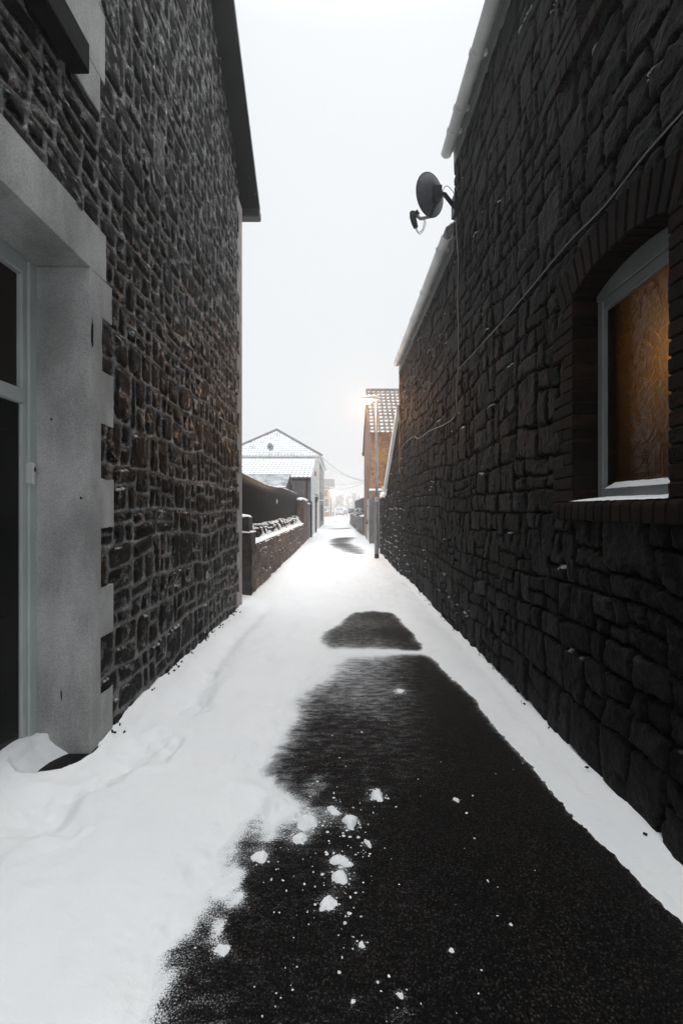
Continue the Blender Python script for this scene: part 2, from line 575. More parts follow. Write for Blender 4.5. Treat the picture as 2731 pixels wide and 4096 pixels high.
M = dict(
    snow=snow_mat(),
    tarmac=tarmac_mat(),
    stone_l=plain('stone_pale_mortar', (0.05,) * 3, 0.55, 0.4, 26, 0.8, 70, 0.012, spec=0.2, attr=True, fine=0.3, rock=0.6, wet=True),
    stone_r=plain('stone_dark_joints', (0.03,) * 3, 0.65, 0.5, 24, 0.9, 60, 0.014, spec=0.07, attr=True, fine=0.35, rock=1.0),
    render=plain('grey_cement_render', (0.36, 0.36, 0.355), 0.85, 0.3, 2.6, 0.45, 120, 0.005, spec=0.2, fine=0.14, stretch=(1, 1, 0.5)),
    sill_stone=plain('dark_sill_stone', (0.008, 0.008, 0.008), 0.8, 0.4, 10, 0.5, 50, spec=0.1),
    upvc=plain('white_frame_plastic', (0.42, 0.45, 0.45), 0.4, 0.08, 3, 0.05, 30, spec=0.5),
    upvc_dull=plain('dull_white_frame', (0.155, 0.165, 0.16), 0.5, 0.12, 3, 0.05, 30, spec=0.4),
    black=plain('black_paint', (0.008, 0.008, 0.009), 0.45, 0.3, 6, 0.1, 30, spec=0.4),
    barge=plain('black_barge_board', (0.004, 0.004, 0.0045), 0.7, 0.3, 6, 0.1, 30, spec=0.06),
    gutter=plain('grey_gutter_plastic', (0.58, 0.59, 0.58), 0.45, 0.12, 3, 0.04, 30, spec=0.4),
    white=plain('white_paint', (0.72, 0.73, 0.73), 0.5, 0.06, 3, 0.05, 30),
    dark_glass=plain('black_door_glass', (0.003, 0.003, 0.003), 0.12, 0.1, 2, 0.0, spec=0.25),
    brown_glass=plain('brown_fanlight_glass', (0.012, 0.008, 0.005), 0.3, 0.4, 2, 0.1, 30, spec=0.3),
    grey_glass=plain('grey_window_glass', (0.10, 0.11, 0.12), 0.15, 0.3, 2, 0.0),
    cable_w=plain('pale_cable', (0.16, 0.16, 0.16), 0.5, 0.1, 4, 0.0),
    cable_b=plain('dark_cable', (0.01, 0.01, 0.01), 0.5, 0.1, 4, 0.0),
    dish=plain('dark_dish_mesh', (0.085, 0.09, 0.105), 0.55, 0.2, 30, 0.5, 260, 0.004, spec=0.4),
    corr=plain('black_corrugated_sheet', (0.010, 0.010, 0.0105), 0.42, 0.5, 5, 0.15, 40, spec=0.35, stretch=(1, 1, 0.2)),
    old_wall=plain('old_brown_stone', (0.05, 0.04, 0.033), 0.75, 0.5, 18, 0.8, 45, 0.02, attr=True, fine=0.3),
    coping=plain('coping_stone', (0.045, 0.038, 0.032), 0.75, 0.5, 9, 0.7, 30, 0.02),
    brickpier=brick_mat('dark_red_brick', (0.10, 0.045, 0.03), (0.06, 0.035, 0.028), (0.10, 0.09, 0.08), axis='x', snow=0.1),
    brick_x=brick_mat('orange_brick_front', (0.36, 0.15, 0.045), (0.20, 0.085, 0.035), (0.30, 0.24, 0.18), snow=0.25, axis='x', patch=(0.33, 0.17, 0.04)),
    brick_y=brick_mat('orange_brick_side', (0.34, 0.145, 0.06), (0.22, 0.10, 0.05), (0.28, 0.22, 0.18), snow=0.55, axis='y'),
    brick_far=brick_mat('far_red_brick', (0.33, 0.14, 0.10), (0.27, 0.12, 0.09), (0.35, 0.3, 0.27), axis='x'),
    pebble=plain('grey_pebbledash', (0.17, 0.165, 0.165), 0.9, 0.3, 5, 0.9, 70, 0.02, fine=0.3),
    whitewall=plain('white_rendered_wall', (0.62, 0.65, 0.66), 0.85, 0.1, 2, 0.3, 60),
    rubble_g=rubble_mat('grey_green_rubble', (0.10, 0.105, 0.10), (0.21, 0.21, 0.205), (0.28, 0.27, 0.26), 5.0, snow=0.5),
    rubble_d=rubble_mat('dark_snowy_rubble', (0.06, 0.062, 0.065), (0.12, 0.12, 0.12), (0.05, 0.05, 0.05), 6.0, snow=0.7),
    cream=plain('cream_quoin', (0.62, 0.60, 0.56), 0.8, 0.08, 3, 0.2, 50),
    quoin=plain('lamp_tinted_render', (0.30, 0.275, 0.26), 0.85, 0.2, 4, 0.4, 60, 0.006),
    tile=plain('snowy_clay_tile', (0.2,) * 3, 0.7, 0.25, 10, 0.2, 40, attr=True),
    hip=plain('grey_ridge_tile', (0.17, 0.16, 0.16), 0.8, 0.3, 6, 0.3, 30),
    shedroof=plain('grey_felt_roof', (0.22, 0.25, 0.27), 0.6, 0.35, 3, 0.2, 40, col2=(0.45, 0.48, 0.5)),
    steel=plain('galvanised_steel', (0.26, 0.28, 0.295), 0.5, 0.25, 14, 0.15, 60, metal=0.25, stretch=(1, 1, 0.4)),
    wood=plain('weathered_grey_wood', (0.20, 0.19, 0.18), 0.8, 0.4, 9, 0.5, 40, stretch=(3, 3, 0.3)),
    door_w=plain('worn_white_door', (0.50, 0.53, 0.56), 0.6, 0.25, 5, 0.2, 40, stretch=(1, 1, 0.4)),
    rust=plain('rusty_iron', (0.11, 0.05, 0.03), 0.8, 0.5, 20, 0.4, 60),
    green=plain('dark_green_board', (0.02, 0.035, 0.033), 0.6, 0.3, 6, 0.2, 30),
    red=plain('red_box', (0.42, 0.07, 0.045), 0.5, 0.2, 6, 0.0),
    leaf=plain('dark_evergreen_leaf', (0.03, 0.045, 0.03), 0.6, 0.5, 6, 0.0, attr=True),
    twig=plain('bare_twigs', (0.09, 0.075, 0.07), 0.9, 0.4, 1, 0.0),
    rubber=plain('black_rubber', (0.02, 0.02, 0.02), 0.8, 0.2, 6, 0.0),
    vanpaint=plain('white_van_paint', (0.72, 0.73, 0.74), 0.35, 0.06, 3, 0.0, spec=0.5),
    plateyel=plain('amber_number_plate', (0.55, 0.33, 0.12), 0.5, 0.1, 5, 0.0),
    ink=plain('black_ink', (0.01, 0.01, 0.01), 0.6, 0.1, 5, 0.0),
    curtain=plain('dark_curtain', (0.02, 0.017, 0.014), 0.9, 0.3, 5, 0.3, 30, stretch=(1, 1, 0.1)),
    room=plain('warm_room_plaster', (0.45, 0.33, 0.2), 0.9, 0.1, 2, 0.0),
    lamp=emit_mat('lit_sodium_bowl', (1.0, 0.84, 0.62), 14.0),
    lampfar=emit_mat('lit_far_bowl', (1.0, 0.78, 0.52), 30.0),
)

# ------------------------------------------------------------------ stone walls as real relief
def rubble_layout(a0, a1, z0, z1, rowh, width, rnd, split=0.6):
    """irregular coursed rubble: list of (a0,a1,z0,z1)"""
    out = []
    z = z0
    while z < z1:
        rh = rnd.uniform(*rowh)
        a = a0 - rnd.uniform(0, 0.2)
        while a < a1:
            w = rnd.uniform(*width) * (1.15 if rnd.random() < 0.2 else 1)
            r = rnd.random()
            if rh > 0.22 and r < split:
                s = rh * rnd.uniform(0.35, 0.65)
                for (q0, q1) in ((z, z + s), (z + s, z + rh)):
                    if rnd.random() < 0.55 and w > 0.24:
                        k = w * rnd.uniform(0.35, 0.65)
                        out += [(a, a + k, q0, q1), (a + k, a + w, q0, q1)]
                    else:
                        out.append((a, a + w, q0, q1))
            elif rh > 0.22 and r < split + 0.15 and w > 0.26:
                k = w * rnd.uniform(0.35, 0.6)
                out.append((a, a + k, z, z + rh))
                s = rh * rnd.uniform(0.4, 0.6)
                out += [(a + k, a + w, z, z + s), (a + k, a + w, z + s, z + rh)]
            else:
                out.append((a, a + w, z, z + rh))
            a += w
        z += rh
    return out


def stone_relief(A, Z, stones, joint, relief, warp, seed, rnd, rad=(0.25, 0.6), fuzz=0.006, ew=0.012, tilt=0.8):
    """A, Z 1D arrays (horizontal, vertical). Returns h, d, id, tint arrays (nz, na)."""
    AA, ZZ = np.meshgrid(A, Z)
    Aw = AA + warp * 1.6 * fbm(AA * 1.7, ZZ * 1.7, 2, seed + 1) + fuzz * 2.4 * fbm(AA * 26, ZZ * 26, 3, seed + 2)
    Zw = ZZ + warp * 2.4 * fbm(AA * 1.3, ZZ * 1.1, 2, seed + 3) + fuzz * 2.4 * fbm(AA * 26, ZZ * 26, 3, seed + 4)
    D = np.full(AA.shape, -0.05)
    ID = np.full(AA.shape, -1, int)
    T = np.zeros(AA.shape)
    pad = warp * 1.3 + 0.05
    for i, (a0, a1, z0, z1) in enumerate(stones):
        i0, i1 = np.searchsorted(A, a0 - pad), np.searchsorted(A, a1 + pad)
        k0, k1 = np.searchsorted(Z, z0 - pad), np.searchsorted(Z, z1 + pad)
        if i1 - i0 < 2 or k1 - k0 < 2:
            continue
        u = Aw[k0:k1, i0:i1] - (a0 + a1) / 2
        v = Zw[k0:k1, i0:i1] - (z0 + z1) / 2
        u2 = u + rnd.uniform(-0.12, 0.12) * v
        v2 = v + rnd.uniform(-0.10, 0.10) * u
        hw = max((a1 - a0) / 2 - joint * rnd.uniform(0.35, 0.75), 0.015)
        hh = max((z1 - z0) / 2 - joint * rnd.uniform(0.35, 0.75), 0.015)
        r = min(hw, hh) * rnd.uniform(*rad)
        qx, qy = np.abs(u2) - hw + r, np.abs(v2) - hh + r
        d = -(np.sqrt(np.maximum(qx, 0) ** 2 + np.maximum(qy, 0) ** 2) + np.minimum(np.maximum(qx, qy), 0) - r)
        prot = rnd.uniform(0.55, 1.35)
        th = prot + (rnd.uniform(-1, 1) * u + rnd.uniform(-1.2, 1.0) * v) / max(hw + hh, 0.05) * tilt
        # chipped second face
        an = rnd.uniform(0, 6.28)
        th2 = prot * 1.25 - (u * math.cos(an) + v * math.sin(an)) / max(hw + hh, 0.05) * rnd.uniform(1.0, 3.0)
        th = np.minimum(th, th2)
        up = d > D[k0:k1, i0:i1]
        D[k0:k1, i0:i1] = np.where(up, d, D[k0:k1, i0:i1])
        ID[k0:k1, i0:i1] = np.where(up, i, ID[k0:k1, i0:i1])
        T[k0:k1, i0:i1] = np.where(up, th, T[k0:k1, i0:i1])
    sid = ID.astype(float)
    ins = np.clip(D, 0, None)
    edge = 1 - np.exp(-ins / ew)
    rough = ridged(AA * 9 + sid * 3.7, ZZ * 9 + sid * 1.3, 4, seed + 8) - 0.6
    rough2 = fbm(AA * 34 + sid, ZZ * 34, 3, seed + 9)
    h = edge * relief * (np.clip(T, -0.2, 1.7) * 0.6 + 0.4) + np.minimum(ins / 0.03, 1) * (relief * 0.55 * rough + relief * 0.22 * rough2)
    return AA, ZZ, h, D, ID


def spaced(a, b, k, lo):
    """positions from a to b whose step grows with distance"""
    out = [a]
    while out[-1] < b:
        out.append(out[-1] + max(lo, k * abs(out[-1])))
    out[-1] = b
    return np.array(out)


def snap(arr, vals):
    arr = arr.copy()
    for v in vals:
        arr[np.argmin(np.abs(arr - v))] = v
    return np.sort(arr)


XL, XR = -1.55, 1.46
rndL, rndR = random.Random(3), random.Random(8)

# ================================================================== HOUSE WITH PALE MORTAR (beside the doorway)
house_l = thing('stone_house', 'dark stone house with pale raised mortar and a rendered doorway', 'house', (XL, 4.0, 0))
DOOR = (0.90, 2.78, 0.0, 3.03)
UPW = (0.90, 2.45, 4.20, 5.70)
TEETH = [(0.02, 0.37, 3.06), (0.37, 0.73, 2.905), (0.73, 1.05, 3.07), (1.05, 1.43, 2.91), (1.43, 1.75, 3.075), (1.75, 2.10, 2.91),
         (2.10, 2.44, 3.07), (2.44, 2.785, 2.925), (2.785, 3.03, 3.05)]
YC = 7.12                                            # far corner of this house


def verge(y):
    return 6.29 + 0.75 * (7.2 - y)


ysL = snap(spaced(0.89, YC, 0.0042, 0.005), [0.90, 2.45, 2.78, 6.86])
zsL = snap(np.arange(0.0, 9.6, 0.0095), [3.03, 4.20, 5.70])
stL = rubble_layout(1.0, 7.4, -0.1, 9.8, (0.20, 0.40), (0.13, 0.38), rndL, 0.5)
AA, ZZ, h, D, ID = stone_relief(ysL, zsL, stL, 0.027, 0.026, 0.055, 20, rndL, (0.25, 0.65), 0.006, 0.010, 0.9)
mort = 0.013 + 0.012 * np.clip(-D / 0.018, 0, 1) + 0.004 * fbm(AA * 30, ZZ * 30, 3, 61)
edge = sstep(-0.004, 0.004, D)
hL = mort * (1 - edge) + (0.006 + h) * edge
tone = np.array([rndL.uniform(0.45, 1.7) for _ in stL] + [1.0])[ID]
brown = np.array([max(0, rndL.gauss(0.35, 0.5)) for _ in stL] + [0.0])[ID]
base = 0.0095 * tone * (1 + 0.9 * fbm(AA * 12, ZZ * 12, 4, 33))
brown = brown * (0.6 + 1.2 * sstep(3.4, 2.0, ZZ))  # extra brown low down: the lamp's warm tint put into the stone colour
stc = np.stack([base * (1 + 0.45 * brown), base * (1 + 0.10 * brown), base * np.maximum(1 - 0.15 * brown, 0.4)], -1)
# one rendered-over stone high on the wall
k = np.argmin([abs((s[0] + s[1]) / 2 - 3.95) + abs((s[2] + s[3]) / 2 - 4.52) for s in stL])
stc[ID == k] = (0.15, 0.15, 0.15)
mc = 0.255 + 0.16 * fbm(AA * 5, ZZ * 5, 4, 35)
moc = np.stack([mc, mc * 0.985, mc * 0.96], -1)
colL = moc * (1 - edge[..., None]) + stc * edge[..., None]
grad = -np.gradient(hL, zsL, axis=0)
upfar = sstep(3.2, 5.0, ZZ) * sstep(3.6, 6.0, AA)
sn = sstep(0.5, 0.9, grad) * sstep(0.05, 0.13, fbm(AA * 5, ZZ * 5, 3, 71) + 0.10 * upfar) * (edge > 0.5) * sstep(0.0, 0.08, fbm(AA * 40, ZZ * 40, 2, 72) + 0.05)
colL = colL * (1 - sn[..., None]) + np.array([0.75, 0.77, 0.80]) * sn[..., None]
hL = hL + 0.006 * sn
yc, zc = (ysL[:-1] + ysL[1:]) / 2, (zsL[:-1] + zsL[1:]) / 2
YY, ZC = np.meshgrid(yc, zc)
keep = (ZC < verge(YY) + 0.06)
keep &= ~((ZC < 3.32) & (ZC > 3.03) & (YY < 2.96)) & ~((ZC > 5.70) & (ZC < 5.99) & (YY < 2.96))
for q0, q1, e1 in TEETH + [(4.06, 4.30, 2.90), (4.30, 4.75, 2.96), (4.75, 5.25, 2.89), (5.25, 5.70, 2.97)]:
    keep &= ~((ZC > q0) & (ZC < q1) & (YY > (2.70 if q0 < 3.5 else 2.40)) & (YY < e1 - 0.006))
keep &= ~((YY > 6.95))
for H in (DOOR, UPW):
    keep &= ~((YY > H[0]) & (YY < H[1]) & (ZC > H[2]) & (ZC < H[3]))
P = np.stack([XL + hL, AA, ZZ], -1).reshape(-1, 3)
bk = MB()
plate_boxes(bk, (XL - 0.35, XL - 0.012), -0.4, YC, -0.3, 6.2, [DOOR, UPW])
bk.box(XL - 0.012, XL + 0.02, -0.4, 0.89, -0.3, 8.0)
# gable above the eaves
bk.prism([(-0.3, 6.2), (YC, 6.2), (3.45, 8.95)], 'x', XL - 0.35, XL - 0.012)
# the far (eaves) side of the house
bk.box(-6.5, XL - 0.35, YC - 0.35, YC, -0.3, 6.27)
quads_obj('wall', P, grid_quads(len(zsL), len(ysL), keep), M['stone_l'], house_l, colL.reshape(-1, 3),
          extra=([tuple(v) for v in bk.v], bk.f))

# rendered door surround: lintel, jamb and toothed blocks
m = MB()
m.box(XL - 0.40, XL + 0.034, 0.7, 2.97, 3.03, 3.33)
m.box(XL - 0.40, XL + 0.034, 2.775, 2.90, 0.02, 3.029)
for z0, z1, y1 in TEETH:
    m.box(XL - 0.10, XL + 0.032, 2.901, y1, z0, z1)
m.box(XL - 0.40, XL + 0.032, 0.75, 0.90, -0.1, 3.03)
ds_ = m.build('door_surround', M['render'], house_l, bevel=0.006)
m = MB()
m.blob((XL + 0.033, 2.80, 2.655), 0.006, 0.011, 0.055, 3, 0.5, 12, 10)
m.blob((XL + 0.033, 2.797, 2.60), 0.006, 0.010, 0.04, 5, 0.5, 12, 10)
m.build('chip', M['sill_stone'], ds_)
for cx_, cz_, rx_, rz_ in ((-0.14, 0.42, 0.003, 0.035), (-0.02, 1.62, 0.006, 0.008), (-0.20, 2.1, 0.006, 0.006)):
    m = MB()
    m.blob((XL + cx_, 2.775, cz_), rx_, 0.003, rz_, 6, 0.5, 8, 8)
    m.build('chip', M['sill_stone'], ds_)
# upper window: sill, jamb
m = MB()
m.box(XL - 0.3, XL + 0.125, 0.8, 2.61, 4.04, 4.215)
m.build('window_sill', M['sill_stone'], house_l, bevel=0.008)
m = MB()
m.box(XL - 0.30, XL + 0.034, 2.445, 2.90, 4.06, 4.30)
m.box(XL - 0.30, XL + 0.034, 2.445, 2.96, 4.30, 4.75)
m.box(XL - 0.30, XL + 0.034, 2.445, 2.89, 4.75, 5.25)
m.box(XL - 0.30, XL + 0.034, 2.445, 2.97, 5.25, 5.70)
m.box(XL - 0.30, XL + 0.036, 0.7, 2.97, 5.70, 6.0)
m.build('window_surround', M['render'], house_l, bevel=0.006)
m = MB()
m.box(XL - 0.26, XL - 0.20, 2.33, 2.45, 4.20, 5.70)
m.box(XL - 0.26, XL - 0.20, 0.90, 2.33, 4.20, 4.30)
m.box(XL - 0.26, XL - 0.20, 0.90, 2.33, 4.95, 5.02)
uf = m.build('upper_window', M['upvc_dull'], house_l, bevel=0.006)
m = MB()
m.box(XL - 0.25, XL - 0.235, 0.90, 2.33, 4.30, 4.95)
m.box(XL - 0.25, XL - 0.235, 0.90, 2.33, 5.02, 5.70)
m.build('pane', M['dark_glass'], uf)

# doorway: frame, transom, fanlight, door leaf, step
XF = XL - 0.30
m = MB()
m.box(XF - 0.06, XF + 0.01, 2.71, 2.78, 0.16, 3.03)
m.box(XF - 0.06, XF - 0.005, 2.665, 2.71, 0.16, 3.03)
m.box(XF - 0.06, XF + 0.008, 0.9, 2.665, 2.93, 3.03)
m.box(XF - 0.06, XF + 0.012, 0.9, 2.665, 2.17, 2.255)
m.box(XF - 0.06, XF - 0.0, 1.60, 1.67, 0.16, 2.17)
m.box(XF - 0.06, XF - 0.01, 0.9, 1.60, 0.16, 2.17)
dr = m.build('door', M['upvc'], house_l, bevel=0.006)
m = MB()
m.box(XF - 0.05, XF - 0.035, 0.9, 2.665, 2.255, 2.93)
m.build('fanlight', M['brown_glass'], dr)
m = MB()
m.box(XF - 0.055, XF - 0.02, 1.67, 2.665, 0.20, 2.17)
for (z0, z1) in ((0.35, 0.95), (1.1, 2.0)):
    for (y0, y1) in ((1.86, 2.17), (2.26, 2.58)):
        m.box(XF - 0.02, XF - 0.012, y0, y1, z0, z1)
m.build('door_leaf', M['dark_glass'], dr, bevel=0.005)
m = MB()
m.box(XF - 0.02, XF + 0.035, 2.705, 2.735, 1.70, 1.83)
lk = m.build('lock_box', M['gutter'], dr, bevel=0.008)
m = MB()
m.box(XF + 0.035, XF + 0.038, 2.714, 2.727, 1.775, 1.80)
m.build('button', M['ink'], lk)
m = MB()
m.box(XF - 0.07, XF + 0.025, 0.90, 2.70, 0.10, 0.195)
m.build('door_sill', M['upvc_dull'], dr, bevel=0.008)
m = MB()
m.box(XF - 0.07, XL + 0.05, 0.92, 2.92, -0.1, 0.06)
m.build('doorstep', M['sill_stone'], house_l, bevel=0.01)

# roof slab, barge board, eaves gutter end
m = MB()
yr = 3.4
zr = verge(yr)
m.prism([(7.28, 6.29), (yr, zr), (-0.5, zr - 2.9), (-0.5, zr - 2.84), (yr, zr + 0.06), (7.30, 6.34)], 'x', -6.5, -1.29)
rf = m.build('roof', M['barge'], house_l)
m = MB()
m.prism([(7.30, 6.29), (yr, zr + 0.0), (yr, zr + 0.09), (7.32, 6.37)], 'x', -1.29, -1.265)
m.build('barge_board', M['barge'], rf)
m = MB()
m.prism([(7.28, 6.33), (yr, zr + 0.05), (yr, zr + 0.07), (7.28, 6.35)], 'x', -1.265, -1.255)
m.build('verge_trim', M['steel'], rf)
m = MB()
m.prism([(7.30, 6.377), (yr, zr + 0.092), (yr, zr + 0.12), (7.30, 6.405)], 'x', -6.4, -1.26)
m.build('snow_cap', M['snow'], rf)
m = MB()
m.box(-6.5, -1.26, 7.22, 7.40, 6.21, 6.335)
m.build('gutter', M['black'], rf, bevel=0.02)

# toothed corner blocks at the far corner, the lamp's pinkish light put into their colour
m = MB()
z = 0.0
i = 0
while z < 6.2:
    hgt = 0.30 + 0.05 * math.sin(i * 2.1)
    m.box(XL - 0.30, XL + 0.036, 6.93 if i % 2 else 6.80, YC + 0.012, z, min(z + hgt, 6.26))
    z += hgt
    i += 1
m.build('corner_blocks', M['quoin'], house_l, bevel=0.006)

# cable and hook on the wall
m = MB()
m.tube([(XL + 0.05, y, 3.765 + 0.012 * math.sin(y * 9)) for y in np.linspace(1.4, 4.1, 40)], 0.006, 6)
tag(m.build('wall_cable', M['cable_b']), 'thin black cable clipped along the wall with pale mortar', 'cable')
m = MB()
m.tube([(XL + 0.03, 3.93, 2.69), (XL + 0.09, 3.97, 2.67), (XL + 0.12, 4.0, 2.64), (XL + 0.13, 4.06, 2.66), (XL + 0.11, 4.10, 2.70)], 0.007, 6)
tag(m.build('wire_hook', M['cable_b'], smooth=True), 'small bent black wire hook sticking out of the stonework', 'hook')

# ================================================================== HOUSE WITH DARK JOINTS (lit window)
house_r = thing('stone_house', 'tall dark stone house with dark joints and a lit arched window', 'house', (XR, 5.0, 0))
W1 = (1.97, 2.77, 1.60, 2.97)
W2 = (1.95, 2.72, 4.36, 5.52)
YU, YM, YE, YG = 5.67, 10.74, 13.6, 15.6             # ends of tall house, lower range, lean-to and garden wall
ysR = snap(spaced(1.05, YG, 0.0042, 0.006), [1.97, 2.77, 1.95, 2.72, YU, YM, YE])
zsR = snap(np.arange(0.0, 6.05, 0.0105), [1.60, 2.97, 4.36, 5.52])
stR = rubble_layout(0.8, 15.9, -0.1, 1.25, (0.15, 0.31), (0.13, 0.37), rndR, 0.5) + \
    rubble_layout(0.8, 15.9, 1.2, 6.3, (0.17, 0.36), (0.12, 0.40), rndR, 0.55)
AA, ZZ, h, D, ID = stone_relief(ysR, zsR, stR, 0.010, 0.023, 0.07, 40, rndR, (0.06, 0.3), 0.014, 0.006, 0.75)
edge = sstep(-0.004, 0.006, D)
hR = (-0.016 + 0.004 * fbm(AA * 30, ZZ * 30, 3, 62)) * (1 - edge) + (0.006 + h) * edge
# rough projecting rubble low on the far end
far = sstep(8.5, 11.0, AA) * sstep(2.3, 1.6, ZZ)
hR = hR + far * 0.05 * ridged(AA * 3.3, ZZ * 4.5, 3, 44)
tone = np.array([rndR.choice((0.45, 0.7, 0.9, 1.1, 1.5, 2.2)) * rndR.uniform(0.8, 1.2) for _ in stR] + [1.0])[ID]
base = 0.0110 * tone * (1 + 1.6 * fbm(AA * 9, ZZ * 9, 4, 36))
colR = np.stack([base, base * 0.985, base * 0.965], -1) * edge[..., None] + np.array([0.002, 0.002, 0.002]) * (1 - edge[..., None])
grad = -np.gradient(hR, zsR, axis=0)
amount = 0.235 - 0.18 * far - 0.04 * sstep(5, 9, AA)
sn = sstep(0.35, 0.8, grad) * sstep(0.0, 0.06, fbm(AA * 4, ZZ * 5, 3, 73) - amount) * (edge > 0.5)
colR = colR * (1 - sn[..., None]) + np.array([0.75, 0.77, 0.80]) * sn[..., None]
hR = hR + 0.012 * sn
P = np.stack([XR - hR, AA, ZZ], -1).reshape(-1, 3)
yc, zc = (ysR[:-1] + ysR[1:]) / 2, (zsR[:-1] + zsR[1:]) / 2
YY, ZC = np.meshgrid(yc, zc)


def lean_top(y):
    return 3.86 + (y - 10.75) * (2.25 - 3.86) / (13.6 - 10.75)


k1 = (YY < YM) & (ZC < np.where(YY < YU, 5.93, 4.92))
for H in (W1, W2):
    k1 &= ~((YY > H[0]) & (YY < H[1]) & (ZC > H[2]) & (ZC < H[3]))
gw_top = 2.02 + 0.06 * np.sin(YY * 5.0)
k2 = (YY > YM) & (YY < YE) & (ZC < lean_top(YY))
k3 = (YY > YE) & (ZC < gw_top)
bk = MB()
plate_boxes(bk, (XR + 0.03, XR + 0.33), -0.4, YU, -0.3, 5.95, [W1, W2])
bk.box(XR - 0.02, XR + 0.03, -0.4, 1.05, -0.3, 5.95)
bk.box(XR + 0.03, XR + 0.33, YU, YM, -0.3, 4.93)
bk.box(XR + 0.33, 6.5, YM - 0.3, YM, -0.3, 4.93)
bk.prism([(XR + 0.03, 4.93), (6.5, 4.93), (6.5, 7.4)], 'y', YM - 0.3, YM)
bk.prism([(XR + 0.02, 5.95), (XR + 0.02, 4.93), (6.5, 4.93), (6.5, 9.0)], 'y', YU - 0.3, YU)
quads_obj('wall', P, grid_quads(len(zsR), len(ysR), k1, True), M['stone_r'], house_r, colR.reshape(-1, 3),
          extra=([tuple(v) for v in bk.v], bk.f))


def brick_surround(y0, y1, z0, zs, crown, sill, seed):
    """dark brick blocks round an opening; returns MB with coloured bricks. zs = springing height"""
    rr = random.Random(seed)
    mb = MB()

    def bc():
        b = rr.uniform(0.6, 1.3)
        o = rr.random() < 0.35
        return (0.0065 * b * (1.7 if o else 1), 0.0045 * b * (1.25 if o else 1), 0.0036 * b)
    # jambs: alternate header and stretcher in pairs of courses, with recessed mortar behind
    for side in (0, 1):
        z = z0
        i = 0
        while z < zs - 0.02:
            hb = 0.076
            long_ = (i // 3) % 2 == 0
            w = 0.255 if long_ else 0.13
            e0, e1 = (y1, y1 + w) if side else (y0 - w, y0)
            top = min(z + hb - 0.009, zs)
            mb.box(XR - 0.040, XR + 0.12, e0, e1, z, top, bc(), 0.003)
            z += hb
            i += 1
        e0, e1 = (y1 + 0.004, y1 + 0.128) if side else (y0 - 0.128, y0 - 0.004)
        mb.box(XR - 0.030, XR + 0.115, e0, e1, z0, zs, (0.010, 0.009, 0.008))
    # segmental arch
    half = (y1 - y0) / 2
    rise = crown - zs
    Rr = (half * half + rise * rise) / (2 * rise)
    cy_, cz_ = (y0 + y1) / 2, crown - Rr
    a_max = math.asin(half / Rr) + 0.13
    n = 15
    for i in range(n):
        t0 = -a_max + 2 * a_max * i / n + 0.006
        t1 = -a_max + 2 * a_max * (i + 1) / n - 0.006
        p = []
        for x in (XR - 0.042, XR + 0.12):
            for (t, r_) in ((t0, Rr), (t1, Rr), (t1, Rr + 0.225), (t0, Rr + 0.225)):
                p.append((x, cy_ + math.sin(t) * r_, cz_ + math.cos(t) * r_))
        mb.hexa(p, bc())
    prev = None
    # mortar bed behind the arch ring
    for i in range(12):
        t0 = -a_max + 0.01 + (2 * a_max - 0.02) * i / 12
        t1 = -a_max + 0.01 + (2 * a_max - 0.02) * (i + 1) / 12
        p = []
        for x in (XR - 0.030, XR + 0.115):
            for (t, r_) in ((t0, Rr + 0.004), (t1, Rr + 0.004), (t1, Rr + 0.22), (t0, Rr + 0.22)):
                p.append((x, cy_ + math.sin(t) * r_, cz_ + math.cos(t) * r_))
        mb.hexa(p, (0.010, 0.009, 0.008))
    # sill of bull-nosed bricks on edge
    y = y0 - 0.10
    while sill and y < y1 + 0.16:
        c = bc()
        pts = [(XR - 0.065 + 0.03 * (1 - math.cos(a)), z0 - 0.005 - 0.03 * (1 - math.sin(a))) for a in (0, 0.5, 1.0, math.pi / 2)]
        poly = [(XR + 0.1, z0 - 0.115), (XR - 0.065, z0 - 0.115)] + pts + [(XR + 0.1, z0 - 0.004)]
        mb.prism(poly, 'y', y, y + 0.074, c)
        y += 0.079
    return mb, Rr, cy_, cz_


M['dark_brick'] = plain('sooty_brick', (0.05,) * 3, 0.75, 0.4, 14, 0.5, 60, 0.008, attr=True, fine=0.25, spec=0.08)
mb, Rr, cya, cza = brick_surround(1.97, 2.77, 1.60, 2.845, 2.92, True, 4)
mb.build('window_surround', M['dark_brick'], house_r, bevel=0.006)
mb2, _, _, _ = brick_surround(1.95, 2.72, 4.36, 5.44, 5.53, True, 5)
mb2.build('window_surround', M['dark_brick'], house_r, bevel=0.006)


def arc_poly(y0, y1, zb, inset):
    pts = [(y0, zb), (y1, zb)]
    for t in np.linspace(y1, y0, 13):
        pts.append((t, cza + math.sqrt((Rr - inset) ** 2 - (t - cya) ** 2)))
    return pts


# the lit window: frame, pane of patterned glass, snow on frame and sill
XW = XR + 0.112
m = MB()
m.box(XW, XW + 0.06, 2.715, 2.77, 1.605, 2.80)
m.box(XW, XW + 0.06, 1.97, 2.025, 1.605, 2.80)
m.box(XW, XW + 0.06, 2.025, 2.715, 1.605, 1.675)
m.prism(arc_poly(1.972, 2.768, 2.801, 0.002), 'x', XW - 0.008, XW + 0.06)
m.box(XW + 0.004, XW + 0.06, 2.0252, 2.7148, 2.735, 2.8005)
wn = m.build('window', M['upvc_dull'], house_r, bevel=0.005)
